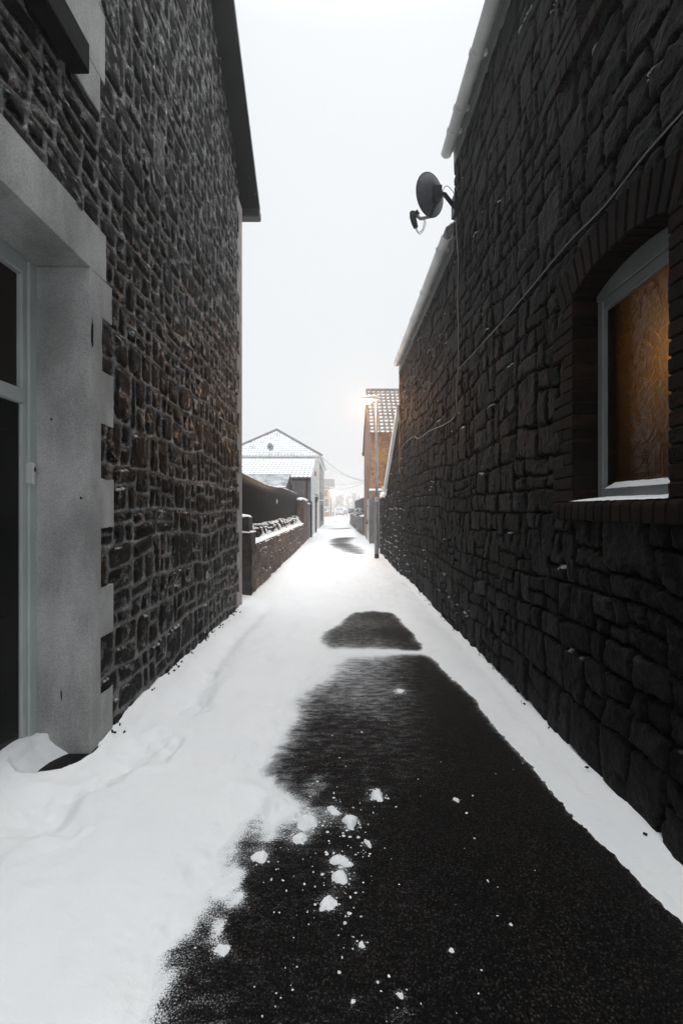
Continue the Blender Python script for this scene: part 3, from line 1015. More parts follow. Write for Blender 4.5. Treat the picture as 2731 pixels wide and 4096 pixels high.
# patterned glass as real relief: rings, stalks and petals pressed into the pane
gy = np.arange(2.02, 2.722, 0.0028)
gz = np.arange(1.668, 2.742, 0.0028)
GY, GZ = np.meshgrid(gy, gz)
rel = 0.0012 * fbm(GY * 60, GZ * 60, 2, 81)
rp = random.Random(21)
for q in range(150):
    cy_, cz_ = rp.uniform(2.02, 2.72), rp.uniform(1.67, 2.74)
    rad_ = rp.uniform(0.012, 0.034)
    rr_ = np.hypot((GY - cy_) * rp.uniform(0.9, 1.5), GZ - cz_)
    rel += 0.0011 * np.cos(rr_ * 2 * math.pi / 0.0105) * sstep(rad_, rad_ * 0.75, rr_)
    an = rp.uniform(0, 6.28)
    u = (GY - cy_) * math.cos(an) + (GZ - cz_) * math.sin(an)
    v = -(GY - cy_) * math.sin(an) + (GZ - cz_) * math.cos(an) - 3.0 * u * u * rp.choice((-1, 1))
    rel += 0.0014 * np.exp(-(v / 0.0035) ** 2) * sstep(0.0, 0.02, u) * sstep(0.09, 0.06, u)
m_, nt, N_, L_, P_ = new_mat('obscure_patterned_glass')
tr = nd(nt, 'ShaderNodeBsdfTranslucent')
at_ = nd(nt, 'ShaderNodeAttribute', attribute_name='Col')
L_.new(at_.outputs['Color'], tr.inputs['Color'])
gl = nd(nt, 'ShaderNodeBsdfGlossy')
gl.inputs['Color'].default_value = (0.8, 0.8, 0.8, 1)
gl.inputs['Roughness'].default_value = 0.22
fr = nd(nt, 'ShaderNodeFresnel')
fr.inputs['IOR'].default_value = 1.4
mx = nd(nt, 'ShaderNodeMixShader')
L_.new(fr.outputs[0], mx.inputs[0])
L_.new(tr.outputs[0], mx.inputs[1])
L_.new(gl.outputs[0], mx.inputs[2])
L_.new(mx.outputs[0], N_['Material Output'].inputs['Surface'])
M['obscure'] = m_
P = np.stack([XW + 0.03 - rel, GY, GZ], -1).reshape(-1, 3)
gt = (sstep(-0.0003, 0.0017, rel) * sstep(-0.05, 0.12, fbm(GY * 7, GZ * 5, 3, 83)))[..., None]
gcol = np.array([0.19, 0.145, 0.11]) * (1 - gt) + np.array([0.40, 0.27, 0.12]) * gt  # amber highlights on raised glass and dark grooves put into the colour
quads_obj('pane', P, grid_quads(len(gz), len(gy), None, True), M['obscure'], wn, gcol.reshape(-1, 3))


def snow_strip(x0, x1, y0, y1, zf, zb, seed, thick, name, parent, nose=0.0):
    """soft wedge of snow lying on a ledge (x across, y along); zf at x0, zb at x1"""
    xs = np.linspace(x0, x1, 12)
    ys = np.linspace(y0, y1, max(8, int((y1 - y0) / 0.015)))
    X, Y = np.meshgrid(xs, ys)
    t = (X - x0) / (x1 - x0)
    ends = sstep(0, 0.05, (Y - y0)) * sstep(0, 0.05, (y1 - Y))
    prof = np.sqrt(np.clip(t * 1.0, 0, 1)) if nose == 0 else sstep(0, nose, t)
    Zs = zf + (zb - zf) * t + thick * prof * (0.35 + 0.65 * ends) * (1 + 0.5 * fbm(Y * 6, X * 6, 3, seed)) + 0.004 * fbm(Y * 40, X * 40, 2, seed + 1)
    Xj = X + 0.02 * fbm(Y * 7, X * 0 + 3, 3, seed + 2) * (1 - t)
    Pq = np.stack([Xj, Y, Zs], -1).reshape(-1, 3)
    return quads_obj(name, Pq, grid_quads(len(ys), len(xs)), M['snow'], parent)


snow_strip(XR - 0.05, XW + 0.005, 1.97, 2.79, 1.598, 1.602, 5, 0.022, 'sill_snow', house_r)
snow_strip(XW - 0.004, XW + 0.035, 2.03, 2.69, 1.672, 1.69, 9, 0.02, 'frame_snow', wn)

# warm room behind the pane, with a curtain drawn over the far side
m = MB()
x0, x1, y0, y1, z0, z1 = XW + 0.20, 3.6, 0.9, 3.6, 0.7, 3.15
v = [(x0, y0, z0), (x1, y0, z0), (x1, y1, z0), (x0, y1, z0), (x0, y0, z1), (x1, y0, z1), (x1, y1, z1), (x0, y1, z1)]
m.add(v, [(0, 1, 2, 3), (7, 6, 5, 4), (0, 4, 5, 1), (1, 5, 6, 2), (2, 6, 7, 3)])
m.build('room', M['room'], house_r)
m = MB()
ring0, ring1 = [], []
ys_ = np.linspace(2.48, 2.97, 50)
vv = [(XW + 0.085 + 0.022 * math.sin((y - 2.4) * 75) + 0.01 * math.sin(y * 31), y, z) for z in (1.5, 3.0) for y in ys_]
m.add(vv, [(i, i + 1, 51 + i, 50 + i) for i in range(49)])
m.build('curtain', M['curtain'], wn, smooth=True)
lt = bpy.data.lights.new('room_lamp', 'POINT')
lt.energy = 3.6
lt.color = (1.0, 0.56, 0.17)
lt.shadow_soft_size = 0.08
lo = bpy.data.objects.new('room_lamp', lt)
C.objects.link(lo)
lo.location = (XW + 0.25, 2.06, 2.36)

# upper window
m = MB()
m.box(XR + 0.10, XR + 0.16, 2.66, 2.72, 4.36, 5.44)
m.box(XR + 0.10, XR + 0.16, 1.95, 2.66, 4.36, 4.44)
m.box(XR + 0.10, XR + 0.16, 1.95, 2.66, 5.30, 5.55)
m.box(XR + 0.10, XR + 0.16, 1.95, 2.01, 4.44, 5.30)
w2 = m.build('upper_window', M['upvc'], house_r, bevel=0.005)
m = MB()
m.box(XR + 0.12, XR + 0.135, 2.01, 2.66, 4.44, 5.30)
m.build('pane', M['grey_glass'], w2)

# roofs of the tall house and the lower range
def pitched(name, ya, yb, zeave, rise, parent):
    mm = MB()
    mm.prism([(XR - 0.12, zeave), (6.6, zeave + rise), (6.6, zeave + rise + 0.14), (XR - 0.12, zeave + 0.14)], 'y', ya, yb)
    r_ = mm.build(name, M['hip'], parent)
    mm = MB()
    mm.prism([(XR - 0.11, zeave + 0.143), (6.6, zeave + rise + 0.143), (6.6, zeave + rise + 0.20), (XR - 0.06, zeave + 0.20)], 'y', ya + 0.03, yb - 0.03)
    mm.build('snow_cap', M['snow'], r_)
    return r_


r1 = pitched('roof', -0.4, YU + 0.02, 5.97, 3.0, house_r)
r2 = pitched('roof', YU + 0.03, YM + 0.03, 4.95, 2.6, house_r)


def gutter(name, ya, yb, z, parent, brackets, x=1.32, r=0.066):
    mm = MB()
    for a, b in zip([ya] + brackets, brackets + [yb]):
        ring = []
        n = 12
        outer = [(math.cos(t) * r, -math.sin(t) * r) for t in np.linspace(0, math.pi, n)]
        inner = [(math.cos(t) * (r - 0.007), -math.sin(t) * (r - 0.007)) for t in np.linspace(math.pi, 0, n)]
        poly = outer + inner
        mm.loft([[Vector((x + p[0], y, z + p[1])) for p in poly] for y in (a, b)])
    for b in brackets:
        poly = [(math.cos(t) * (r + 0.009), -math.sin(t) * (r + 0.009)) for t in np.linspace(-0.1, math.pi + 0.1, 14)] + \
               [(math.cos(t) * (r + 0.001), -math.sin(t) * (r + 0.001)) for t in np.linspace(math.pi + 0.1, -0.1, 14)]
        mm.loft([[Vector((x + p[0], y, z + p[1])) for p in poly] for y in (b - 0.03, b + 0.03)])
        mm.box(x + r, XR + 0.0, b - 0.02, b + 0.02, z - 0.03, z + 0.005)
    mm.add([(x + math.cos(t) * r, yb, z - math.sin(t) * r) for t in np.linspace(0, math.pi, 12)], [list(range(12))])
    return mm.build(name, M['gutter'], parent, smooth=True)


gutter('gutter', 1.0, 5.60, 5.93, house_r, [2.2, 3.35, 4.35, 4.95, 5.25])
gutter('gutter', 5.55, 10.45, 4.90, house_r, [5.85, 7.0, 8.0, 8.9, 9.75, 10.2])
m = MB()
m.box(XR - 0.045, XR - 0.022, 0.5, 5.62, 5.80, 5.96)
m.box(XR - 0.05, XR - 0.022, YU + 0.0, 10.70, 4.78, 4.94)
m.build('fascia_board', M['upvc_dull'], house_r)
# brick quoins on the far corner of the lower range
mq = MB()
z = 2.4
i = 0
rq = random.Random(2)
while z < 4.85:
    b = rq.uniform(0.7, 1.3)
    mq.box(XR - 0.045, XR + 0.24, YM - (0.22 if (i // 3) % 2 else 0.12), YM + 0.012, z, z + 0.067, (0.20 * b, 0.09 * b, 0.04 * b), 0.003)
    z += 0.076
    i += 1
mq.build('brick_quoins', M['dark_brick'], house_r)

# ------------------------------------------------------------------ lean-to and rubble garden wall beyond
lean = thing('lean_to', 'low stone lean-to with white sloping barge board beyond the tall house', 'outbuilding', (XR, 12.2, 0))
bk = MB()
bk.prism([(YM + 0.015, -0.3), (YE, -0.3), (YE, 2.2), (YM + 0.015, 3.82)], 'x', XR + 0.03, XR + 0.3)
quads_obj('wall', P if False else np.stack([XR - hR, AA, ZZ], -1).reshape(-1, 3), grid_quads(len(zsR), len(ysR), k2, True), M['stone_r'], lean,
          colR.reshape(-1, 3), extra=([tuple(v) for v in bk.v], bk.f))
m = MB()
m.prism([(YM + 0.02, 3.84), (YE + 0.15, 2.16), (YE + 0.15, 2.26), (YM + 0.02, 3.94)], 'x', XR - 0.03, 5.0)
lr = m.build('roof', M['hip'], lean)
m = MB()
m.prism([(YM + 0.02, 3.76), (YE + 0.12, 2.10), (YE + 0.12, 2.27), (YM + 0.02, 3.95)], 'x', XR - 0.11, XR - 0.031)
m.box(XR - 0.16, XR - 0.03, YE + 0.121, YE + 0.24, 2.14, 2.25)
m.build('barge_board', M['white'], lr, bevel=0.005)
m = MB()
m.prism([(YM + 0.02, 3.952), (YE + 0.14, 2.272), (YE + 0.14, 2.32), (YM + 0.02, 4.0)], 'x', XR - 0.10, 5.0)
m.build('snow_cap', M['snow'], lr)

gw = thing('garden_wall', 'short snow flecked rubble wall between the lean-to and the plank fence', 'wall', (XR, 14.6, 0))
bk = MB()
bk.box(XR + 0.03, XR + 0.35, YE, YG, -0.3, 1.98)
bk.box(XR - 0.06, XR + 0.03, YG - 0.02, YG, -0.3, 1.98)
quads_obj('wall', np.stack([XR - hR, AA, ZZ], -1).reshape(-1, 3), grid_quads(len(zsR), len(ysR), k3, True), M['stone_r'], gw,
          colR.reshape(-1, 3), extra=([tuple(v) for v in bk.v], bk.f))
m = MB()
for i in range(12):
    y = 13.7 + i * 0.165
    m.blob((XR + 0.10, y, 2.02 + 0.05 * math.sin(i * 1.7)), 0.20, 0.13, 0.07, i, 0.2)
m.build('snow_cap', M['snow'], gw, smooth=True)

# ------------------------------------------------------------------ cables on the right wall
def wallpt(dx, dy, x=XR - 0.055):
    Y = x * F / (dx - CX)
    return Vector((x, Y, EYE - (dy - CY) / F * Y))


def smooth_pts(pts, n=8):
    out = []
    for i in range(len(pts) - 1):
        p0, p1, p2, p3 = pts[max(i - 1, 0)], pts[i], pts[i + 1], pts[min(i + 2, len(pts) - 1)]
        for k in range(n):
            t = k / n
            out.append(0.5 * ((2 * p1) + (p2 - p0) * t + (2 * p0 - 5 * p1 + 4 * p2 - p3) * t * t + (3 * p1 - p0 - 3 * p2 + p3) * t ** 3))
    out.append(pts[-1])
    return out


m = MB()
pts = [wallpt(*p) for p in ((1640, 180), (1568, 256), (1480, 355), (1385, 475), (1300, 562), (1200, 683), (1120, 775), (1052, 848))]
m.tube(smooth_pts(pts, 4), 0.0045, 6)
tag(m.build('wall_cable', M['cable_w'], smooth=True), 'thin pale cable running slantwise down past the arched window', 'cable')
m = MB()
pts = [wallpt(*p) for p in ((1046, 500), (1049, 560), (1052, 600), (1050, 690), (1052, 760), (1051, 848), (1047, 900), (1046, 950), (1020, 975), (985, 990), (960, 1008), (950, 1002), (928, 1020), (916, 1040))]
m.tube(smooth_pts(pts, 5), 0.006, 6)
tag(m.build('wall_cable', M['cable_w'], smooth=True), 'pale cable hanging straight down the wall below the satellite dish', 'cable')

# ------------------------------------------------------------------ satellite dish on the corner of the tall house
DC = at(991, 446, 5.62)
dish = thing('satellite_dish', 'dark mesh satellite dish on a bracket at the corner of the tall house', 'satellite dish', tuple(DC))
nrm = Vector((-0.60, 0.78, 0.14)).normalized()
up = (Vector((0, 0, 1)) - nrm * nrm.z).normalized()
sd = up.cross(nrm).normalized()
m = MB()
nr, na = 8, 40
front, back = [], []
for i in range(nr + 1):
    r_ = i / nr
    for k in range(na):
        a = 2 * math.pi * k / na
        p = DC + sd * math.cos(a) * r_ * 0.235 + up * math.sin(a) * r_ * 0.24 + nrm * (0.075 * r_ * r_ - 0.045)
        front.append(p + nrm * 0.006)
        back.append(p - nrm * 0.006)
fs = []
nv = len(front)
for i in range(nr):
    for k in range(na):
        k2 = (k + 1) % na
        q = [i * na + k, i * na + k2, (i + 1) * na + k2, (i + 1) * na + k]
        fs.append(q)
        fs.append([x + nv for x in q[::-1]])
for k in range(na):
    k2 = (k + 1) % na
    fs.append([nr * na + k, nr * na + k2, nv + nr * na + k2, nv + nr * na + k])
m.add(front + back, fs)
m.build('reflector', M['dish'], dish, smooth=True)
m = MB()
rim = [DC + sd * math.cos(a) * 0.238 + up * math.sin(a) * 0.243 + nrm * 0.030 for a in np.linspace(0, 2 * math.pi, 49)]
m.tube(rim, 0.009, 6, caps=False)
m.build('rim', M['black'], dish, smooth=True)
m = MB()
hub = DC - nrm * 0.09 - up * 0.02
mnt = Vector((XR + 0.0, 5.60, hub.z - 0.12))
m.box(hub.x - 0.05, hub.x + 0.05, hub.y - 0.05, hub.y + 0.05, hub.z - 0.09, hub.z + 0.07)
m.tube([hub, hub + Vector((0.09, -0.01, -0.02)), mnt + Vector((-0.05, 0, 0))], 0.024, 8)
m.box(XR - 0.06, XR + 0.01, 5.50, 5.68, mnt.z - 0.13, mnt.z + 0.11)
m.tube([mnt + Vector((-0.03, -0.04, -0.1)), hub + Vector((0.07, -0.03, -0.05))], 0.012, 6)
m.build('bracket', M['black'], dish, bevel=0.004)
m = MB()
lnb = at(951, 505, 5.95)
foot = DC - up * 0.27 - nrm * 0.02
m.tube([hub - up * 0.07, foot, foot.lerp(lnb, 0.6), lnb + Vector((0.03, 0, 0.06))], 0.021, 8)
m.build('feed_arm', M['black'], dish, smooth=True)
m = MB()
m.tube([lnb + Vector((-0.025, 0, 0.10)), lnb + Vector((-0.02, 0, 0.04)), lnb + Vector((0, 0, -0.04)), lnb + Vector((0.02, 0, -0.1))], [0.038, 0.042, 0.038, 0.03], 10)
m.tube([lnb + Vector((0.0, 0, 0.06)), lnb + Vector((0.05, -0.03, 0.09))], [0.03, 0.034], 10)
ln = m.build('receiver', M['black'], dish, smooth=True)
m = MB()
for q in range(3):
    a_ = lnb + Vector((0.01 + 0.012 * q, 0, -0.1))
    pts = [a_, a_ + Vector((0.03, 0, -0.06 - 0.015 * q)), a_ + Vector((0.09, 0, -0.03)), a_ + Vector((0.115, 0, 0.08)), foot.lerp(lnb, 0.55)]
    m.tube(smooth_pts(pts, 5), 0.003, 5)
pts = [foot, hub + Vector((0.02, -0.03, -0.1)), hub + Vector((0.10, -0.02, 0.07)), hub + Vector((0.2, 0, 0.0)), mnt + Vector((0, 0.02, 0.02)), mnt + Vector((-0.06, 0.0, -0.25))]
m.tube(smooth_pts(pts, 6), 0.004, 5)
m.build('lead', M['cable_b'], dish)

# ================================================================== GROUND
BARE1 = [(323, 2352), (338, 2294), (360, 2187), (397, 2144), (448, 2088), (481, 2001), (505, 1955), (529, 1913), (556, 1880), (573, 1851), (600, 1862),
         (617, 1884), (668, 1863), (628, 1818), (591, 1774), (606, 1750), (620, 1732), (641, 1696), (657, 1648), (689, 1591), (718, 1566), (741, 1547),
         (752, 1525), (767, 1511), (793, 1503), (966, 1502), (987, 1508), (1040, 1560), (1088, 1607), (1140, 1675), (1200, 1740), (1250, 1800),
         (1300, 1860), (1345, 1905), (1390, 1950), (1440, 2003), (1520, 2082), (1568, 2128)]
BARE2 = [(730, 1467), (742, 1452), (768, 1438), (788, 1420), (812, 1407), (862, 1402), (898, 1407), (920, 1424), (944, 1452), (962, 1476), (972, 1488),
         (966, 1496), (749, 1495), (737, 1483)]
THIN3 = [(750, 1246), (756, 1239), (775, 1234), (800, 1233.5), (822, 1235), (812, 1240), (808, 1247), (830, 1256), (842, 1264), (843, 1272), (815, 1274),
         (780, 1268), (758, 1258)]
THIN4 = [(735, 1216), (760, 1214), (785, 1213), (806, 1211.5), (811, 1213), (800, 1216), (770, 1217)]
p1 = [ground_at(*p) for p in BARE1]
p1 = [(-0.66, 0.2), (-0.75, -3.5)][::-1] + p1 + [(1.27, 0.6), (1.25, -3.5)]
p2, p3, p4 = ([ground_at(*p) for p in q] for q in (BARE2, THIN3, THIN4))
p3, p4 = ([(x, y) for x, y in q] for q in (p3, p4))


def poly_sd(X, Y, poly):
    """signed distance, positive inside"""
    d = np.full(X.shape, 1e9)
    s = np.ones(X.shape)
    n = len(poly)
    for i in range(n):
        ax, ay = poly[i]
        bx, by = poly[i - 1]
        ex, ey = bx - ax, by - ay
        wx, wy = X - ax, Y - ay
        t = np.clip((wx * ex + wy * ey) / (ex * ex + ey * ey), 0, 1)
        d = np.minimum(d, (wx - ex * t) ** 2 + (wy - ey * t) ** 2)
        c1, c2, c3 = Y >= ay, Y < by, ex * wy > ey * wx
        flip = (c1 & c2 & c3) | (~c1 & ~c2 & ~c3)
        s = np.where(flip, -s, s)
    return -s * np.sqrt(d)


ISLANDS = [(640, 1858, 26, 1), (620, 1915, 30, 0.9), (535, 2030, 34, 1), (550, 2062, 20, 0.8), (497, 2150, 24, 0.8), (500, 2190, 18, 0.8), (770, 1990, 24, .75), (790, 2010, 18, .7),
           (735, 2018, 14, .5), (505, 2125, 16, 0.6)]
ISL = [(*ground_at(a, b), EYE * F / (b - CY) * r_ / F, k_) for a, b, r_, k_ in ISLANDS]


def bareness(X, Y):
    wx = 0.085 * fbm(X * 4, Y * 4, 5, 90, 0.6) * 2
    wy = 0.06 * fbm(X * 4, Y * 2.5, 4, 91) * 2
    left = sstep(0.25, -0.35, X - 0.10 * Y)
    s1 = poly_sd(X + wx * (0.25 + 0.75 * left), Y + wy, p1)
    s2 = poly_sd(X + wx * 0.4, Y + wy, p2)
    s3 = poly_sd(X + wx, Y + wy * 3, p3)
    s4 = poly_sd(X + wx, Y + wy * 3, p4)
    fine = 0.035 * fbm(X * 22, Y * 14, 3, 92) * (0.5 + left) + 0.06 * fbm(X * 8, Y * 6, 3, 94) * sstep(4.7, 5.2, Y)
    b = np.maximum(np.maximum(s1, s2) + fine, np.maximum(s3, s4) * 0.6)
    for (ix, iy, ir, k_) in ISL:
        rr_ = np.hypot(X - ix, (Y - iy) * 0.75)
        b = b - k_ * 0.16 * np.exp(-(rr_ / ir) ** 2) * (0.75 + 1.2 * fbm(X * 16, Y * 16, 3, 93))
    return b, np.maximum(s3, s4), left


DENTS = [(430, 1640, 40, 0.05), (470, 1567, 30, 0.05), (345, 1742, 55, 0.06), (255, 1800, 45, 0.04), (120, 1900, 70, 0.06), (560, 1900, 18, .01), (455, 2010, 20, 0.012), (620, 1475, 10, 0.01)]


def snow_height(X, Y):
    b, thin, left = bareness(X, Y)
    s = -b
    hgt = 0.048 * (1 - np.exp(-(np.clip(s, 0, None) / 0.13) ** 1.6)) + np.minimum(s, 0) * 0.35
    deep = sstep(-0.5, -1.4, X) * sstep(7.0, 2.0, Y)
    hgt = hgt + np.where(s > 0, 1, 0) * (1 - np.exp(-np.clip(s, 0, None) / 0.3)) * (0.05 * deep + 0.075 * fbm(X * 1.1, Y * 0.8, 4, 95) + 0.048 * fbm(X * 4.5, Y * 3.2, 3, 96) + 0.008 * fbm(X * 15, Y * 12, 3, 103) * sstep(-0.2, -0.9, X))
    # drift against both walls
    hgt = hgt + 0.035 * sstep(0.28, 0.0, X - XL) * sstep(2.9, 3.3, Y) * (s > 0.1) * (0.6 + fbm(Y * 3, X * 0, 3, 97))
    hgt = hgt + 0.03 * sstep(0.14, 0.0, XR - X) * (s > 0.02)
    # trodden line along the left wall
    line = np.abs(X - (-1.18 + 0.03 * np.sin(Y * 2.1)))
    hgt = hgt - 0.035 * np.exp(-(line / 0.10) ** 2) * sstep(2.9, 3.6, Y) * sstep(8.0, 6.0, Y) * (s > 0.1)
    hgt = hgt + 0.014 * np.exp(-((line - 0.2) / 0.09) ** 2) * sstep(2.9, 3.6, Y) * sstep(8.0, 6.0, Y) * (s > 0.1)
    for (a, c_, r_, dep) in DENTS:
        gx, gy = ground_at(a, c_)
        rr_ = np.hypot((X - gx), (Y - gy) * 0.8) / (gy * r_ / F)
        rr_ = rr_ * (1 + 1.1 * fbm(X * 4.5, Y * 4.5, 3, 170))
        hgt = hgt - dep * np.exp(-rr_ ** 3) * (0.7 + 1.2 * fbm(X * 9, Y * 9, 3, 171)) * (s > 0.05) + dep * 0.3 * np.exp(-((rr_ - 1.3) / 0.3) ** 2) * sstep(-0.1, 0.25, fbm(X * 3, Y * 3, 2, 172)) * (s > 0.05)
    # snow blown up onto the doorstep, with a bare hollow at its foot
    step = sstep(XL + 0.08, XL - 0.26, X) * (Y < 2.9)
    hgt = hgt + 0.10 * step
    hol = poly_sd(X + 0.03 * fbm(X * 9, Y * 9, 3, 99), Y, HOLLOW)
    hgt = np.where(hol > -0.12, np.minimum(hgt, 0.045 - hol * 0.9 + 0.02 * fbm(X * 14, Y * 14, 3, 98)), hgt)
    return np.maximum(hgt, -0.03)


HOLLOW = [ground_at(*p, 0.06) for p in ((82, 1786), (120, 1752), (165, 1732), (219, 1716), (212, 1727), (180, 1748), (130, 1772))]
xs = np.arange(-2.0, 1.70, 0.0105)
ys = np.concatenate([np.arange(-3.0, 1.1, 0.1), spaced(1.1, 56.5, 0.0055, 0.006)])
X, Y = np.meshgrid(xs, ys)
H = snow_height(X, Y)
H = H + 0.003 * fbm(X * 60, Y * 60, 2, 101) * sstep(9, 4, Y)
P = np.stack([X, Y, H], -1).reshape(-1, 3)
keepq = (H[:-1, :-1] > -0.025) | (H[1:, 1:] > -0.025) | (H[1:, :-1] > -0.025) | (H[:-1, 1:] > -0.025)
kind(quads_obj('snow', P, grid_quads(len(ys), len(xs), keepq), M['snow']), 'structure')

# lumps of kicked snow on the tarmac
CL = [(868, 1826, 17, 'largest snow lump out in the middle of the bare tarmac'),
      (706, 1886, 21, 'flattened snow lump at the left edge of the bare tarmac'),
      (805, 1889, 19, 'broad snow lump between two smaller ones on the tarmac'),
      (765, 1862, 13, 'small snow lump just behind the broad flattened pair on the tarmac'),
      (688, 1926, 15, 'soft snow lump in front of the flattened one by the snow edge'),
      (597, 1969, 15, 'rounded snow lump close to the edge of the deep snow'),
      (775, 1975, 14, 'crumbly snow lump at the top of the broken cluster'),
      (797, 1985, 12, 'little snow lump beside the crumbly one in the cluster'),
      (782, 2015, 18, 'largest lump of the broken snow cluster on the tarmac'),
      (755, 2072, 17, 'lone snow lump with a shaded side below the broken cluster'),
      (844, 1938, 9, 'tiny snow lump right of the broken cluster'),
      (918, 1588, 11, 'flat oval snow flake patch alone on the far tarmac'),
      (830, 2171, 10, 'small lone snow lump low on the dark tarmac'),
      (919, 2286, 10, 'small bright snow lump nearest the bottom of the tarmac'),
      (1047, 1838, 8, 'small snow crumb on the clean dark tarmac near the wall'),
      (1036, 2183, 6, 'thin sliver of snow on the dark tarmac'),
      (811, 2300, 6, 'tiny snow crumb beside the bright lump at the bottom'),
      (512, 2180, 13, 'snow lump left standing in the speckled border')]
xs2 = np.arange(-2.0, 1.70, 0.02)
ys2 = np.concatenate([np.arange(-3.0, 1.1, 0.1), spaced(1.1, 56.5, 0.010, 0.012)])
X2, Y2 = np.meshgrid(xs2, ys2)
b, thin, left = bareness(X2, Y2)
dust = 0.10 + 0.09 * sstep(1.0, 0.2, X2 - 0.04 * Y2) + 0.04 * sstep(2.0, 3.2, Y2) + 0.10 * fbm(X2 * 2.5, Y2 * 2.0, 4, 115) + 0.30 * np.exp(-np.clip(b, 0, None) / 0.10) * left * sstep(6.0, 4.5, Y2) + 0.24 * np.exp(-np.clip(b, 0, None) / 0.035) + 0.07 * np.exp(-np.clip(b, 0, None) / 0.08) * sstep(4.8, 5.2, Y2) * sstep(0.9, 0.1, X2 - 0.06 * Y2)
dust = dust + (0.10 * sstep(2.6, 4.5, Y2) * sstep(0.9, 0.2, X2) + 0.04 * sstep(3.2, 4.6, Y2)) * (1 - 0.6 * sstep(4.9, 5.1, Y2))
dust = dust + 0.22 * sstep(3.6, 3.0, Y2) * sstep(0.08, 0.25, fbm(X2 * 2.2, Y2 * 1.8, 4, 111)) * sstep(1.1, 0.5, X2) * sstep(0.95, 0.2, X2 - 0.05 * Y2)
dust = dust + 0.15 * np.exp(-np.abs(Y2 - 4.88) / 0.10) * (Y2 < 5.4) - 0.05 * sstep(0.3, 0.9, X2) * sstep(3, 2, Y2)
for (a, b_, r_, lab) in CL:
    gx, gy = ground_at(a, b_)
    dust = dust + 0.15 * np.exp(-((np.hypot(X2 - gx, Y2 - gy) / (gy * r_ / F * 1.7)) ** 2))
dust = np.where(thin > -0.3, 0.29 + 0.32 * np.exp(-np.clip(thin, 0, None) / 0.22) + 0.25 * fbm(X2 * 1.2, Y2 * 3, 3, 112), dust)
P = np.stack([X2, Y2, 0.0025 * fbm(X2 * 40, Y2 * 40, 2, 113)], -1).reshape(-1, 3)
kind(quads_obj('path', P, grid_quads(len(ys2), len(xs2)), M['tarmac'], attrs={'dust': dust.ravel()}), 'structure')

m = MB()
m.add([(-420, -60, -0.06), (420, -60, -0.06), (420, 420, -0.06), (-420, 420, -0.06)], [(0, 1, 2, 3)])
kind(m.build('ground', M['snow']), 'structure')
# the street at the end of the alley, under snow, with its kerbs
xs = np.linspace(-60, 60, 240)
ys = np.linspace(56.4, 88, 110)
X, Y = np.meshgrid(xs, ys)
Zr = 0.015 + 0.02 * fbm(X * 0.6, Y * 1.5, 3, 120) + 0.05 * sstep(57.6, 57.0, Y) + 0.06 * sstep(83.5, 84.2, Y) - 0.035 * np.exp(-((Y - 66) / 0.5) ** 2) - 0.03 * np.exp(-((Y - 72) / 0.5) ** 2)
kind(quads_obj('road', np.stack([X, Y, Zr], -1).reshape(-1, 3), grid_quads(len(ys), len(xs)), M['snow']), 'structure')
m = MB()
m.box(-60, 60, 57.15, 57.3, -0.05, 0.105)
kind(m.build('kerb', M['brick_far'], None, bevel=0.02), 'structure')  # lamp's orange tint on the kerb, painted in as brick red

def lump(mb, cx_, cy_, r_, h_, seed, na=56, nr=18):
    th = np.linspace(0, 2 * np.pi, na, endpoint=False)
    t = np.linspace(0, 1, nr)
    TT, TH = np.meshgrid(t, th, indexing='ij')
    cxn, cyn = np.cos(TH), np.sin(TH)
    rad_ = r_ * (0.95 + 1.5 * fbm(cxn * 0.8 + seed, cyn * 0.8, 5, seed + 200, 0.55))
    asp = 0.72 + 0.5 * ((seed * 37) % 10) / 10
    rot = seed * 1.3
    ca, sa = math.cos(rot), math.sin(rot)
    ux, uy = cxn * asp, cyn / asp
    cxn, cyn = ux * ca - uy * sa, ux * sa + uy * ca
    px, py = cx_ + cxn * TT * rad_, cy_ + cyn * TT * rad_
    hz_ = h_ * (1 - TT ** 2.2) * (1 + 1.3 * fbm(px / r_ * 1.7, py / r_ * 1.7, 4, seed + 210, 0.6)) - 0.002 - 0.004 * TT ** 6
    vs_ = np.stack([px, py, hz_], -1).reshape(-1, 3)
    mb.add([tuple(v) for v in vs_], [[k * na + q, k * na + (q + 1) % na, (k + 1) * na + (q + 1) % na, (k + 1) * na + q] for k in range(nr - 1) for q in range(na)])


for i, (a, b_, r_, lab) in enumerate(CL):
    gx, gy = ground_at(a, b_)
    rw = gy * r_ / F
    m = MB()
    rc = random.Random(50 + i)
    hgt = rw * (0.30 if i == 11 else 0.62)
    lump(m, gx, gy, rw * 1.25, hgt, i)
    for q in range(12):
        an = rc.uniform(0, 6.28)
        d_ = rw * rc.uniform(0.95, 1.5)
        lump(m, gx + d_ * math.cos(an), gy + d_ * math.sin(an), rw * rc.uniform(.08, .28), rw * rc.uniform(.05, .16), i * 9 + q, 14, 5)
    o = m.build('snow_lump', M['snow'], smooth=True)
    tag(o, lab, 'snow lump', 'snow lumps on the bare tarmac')

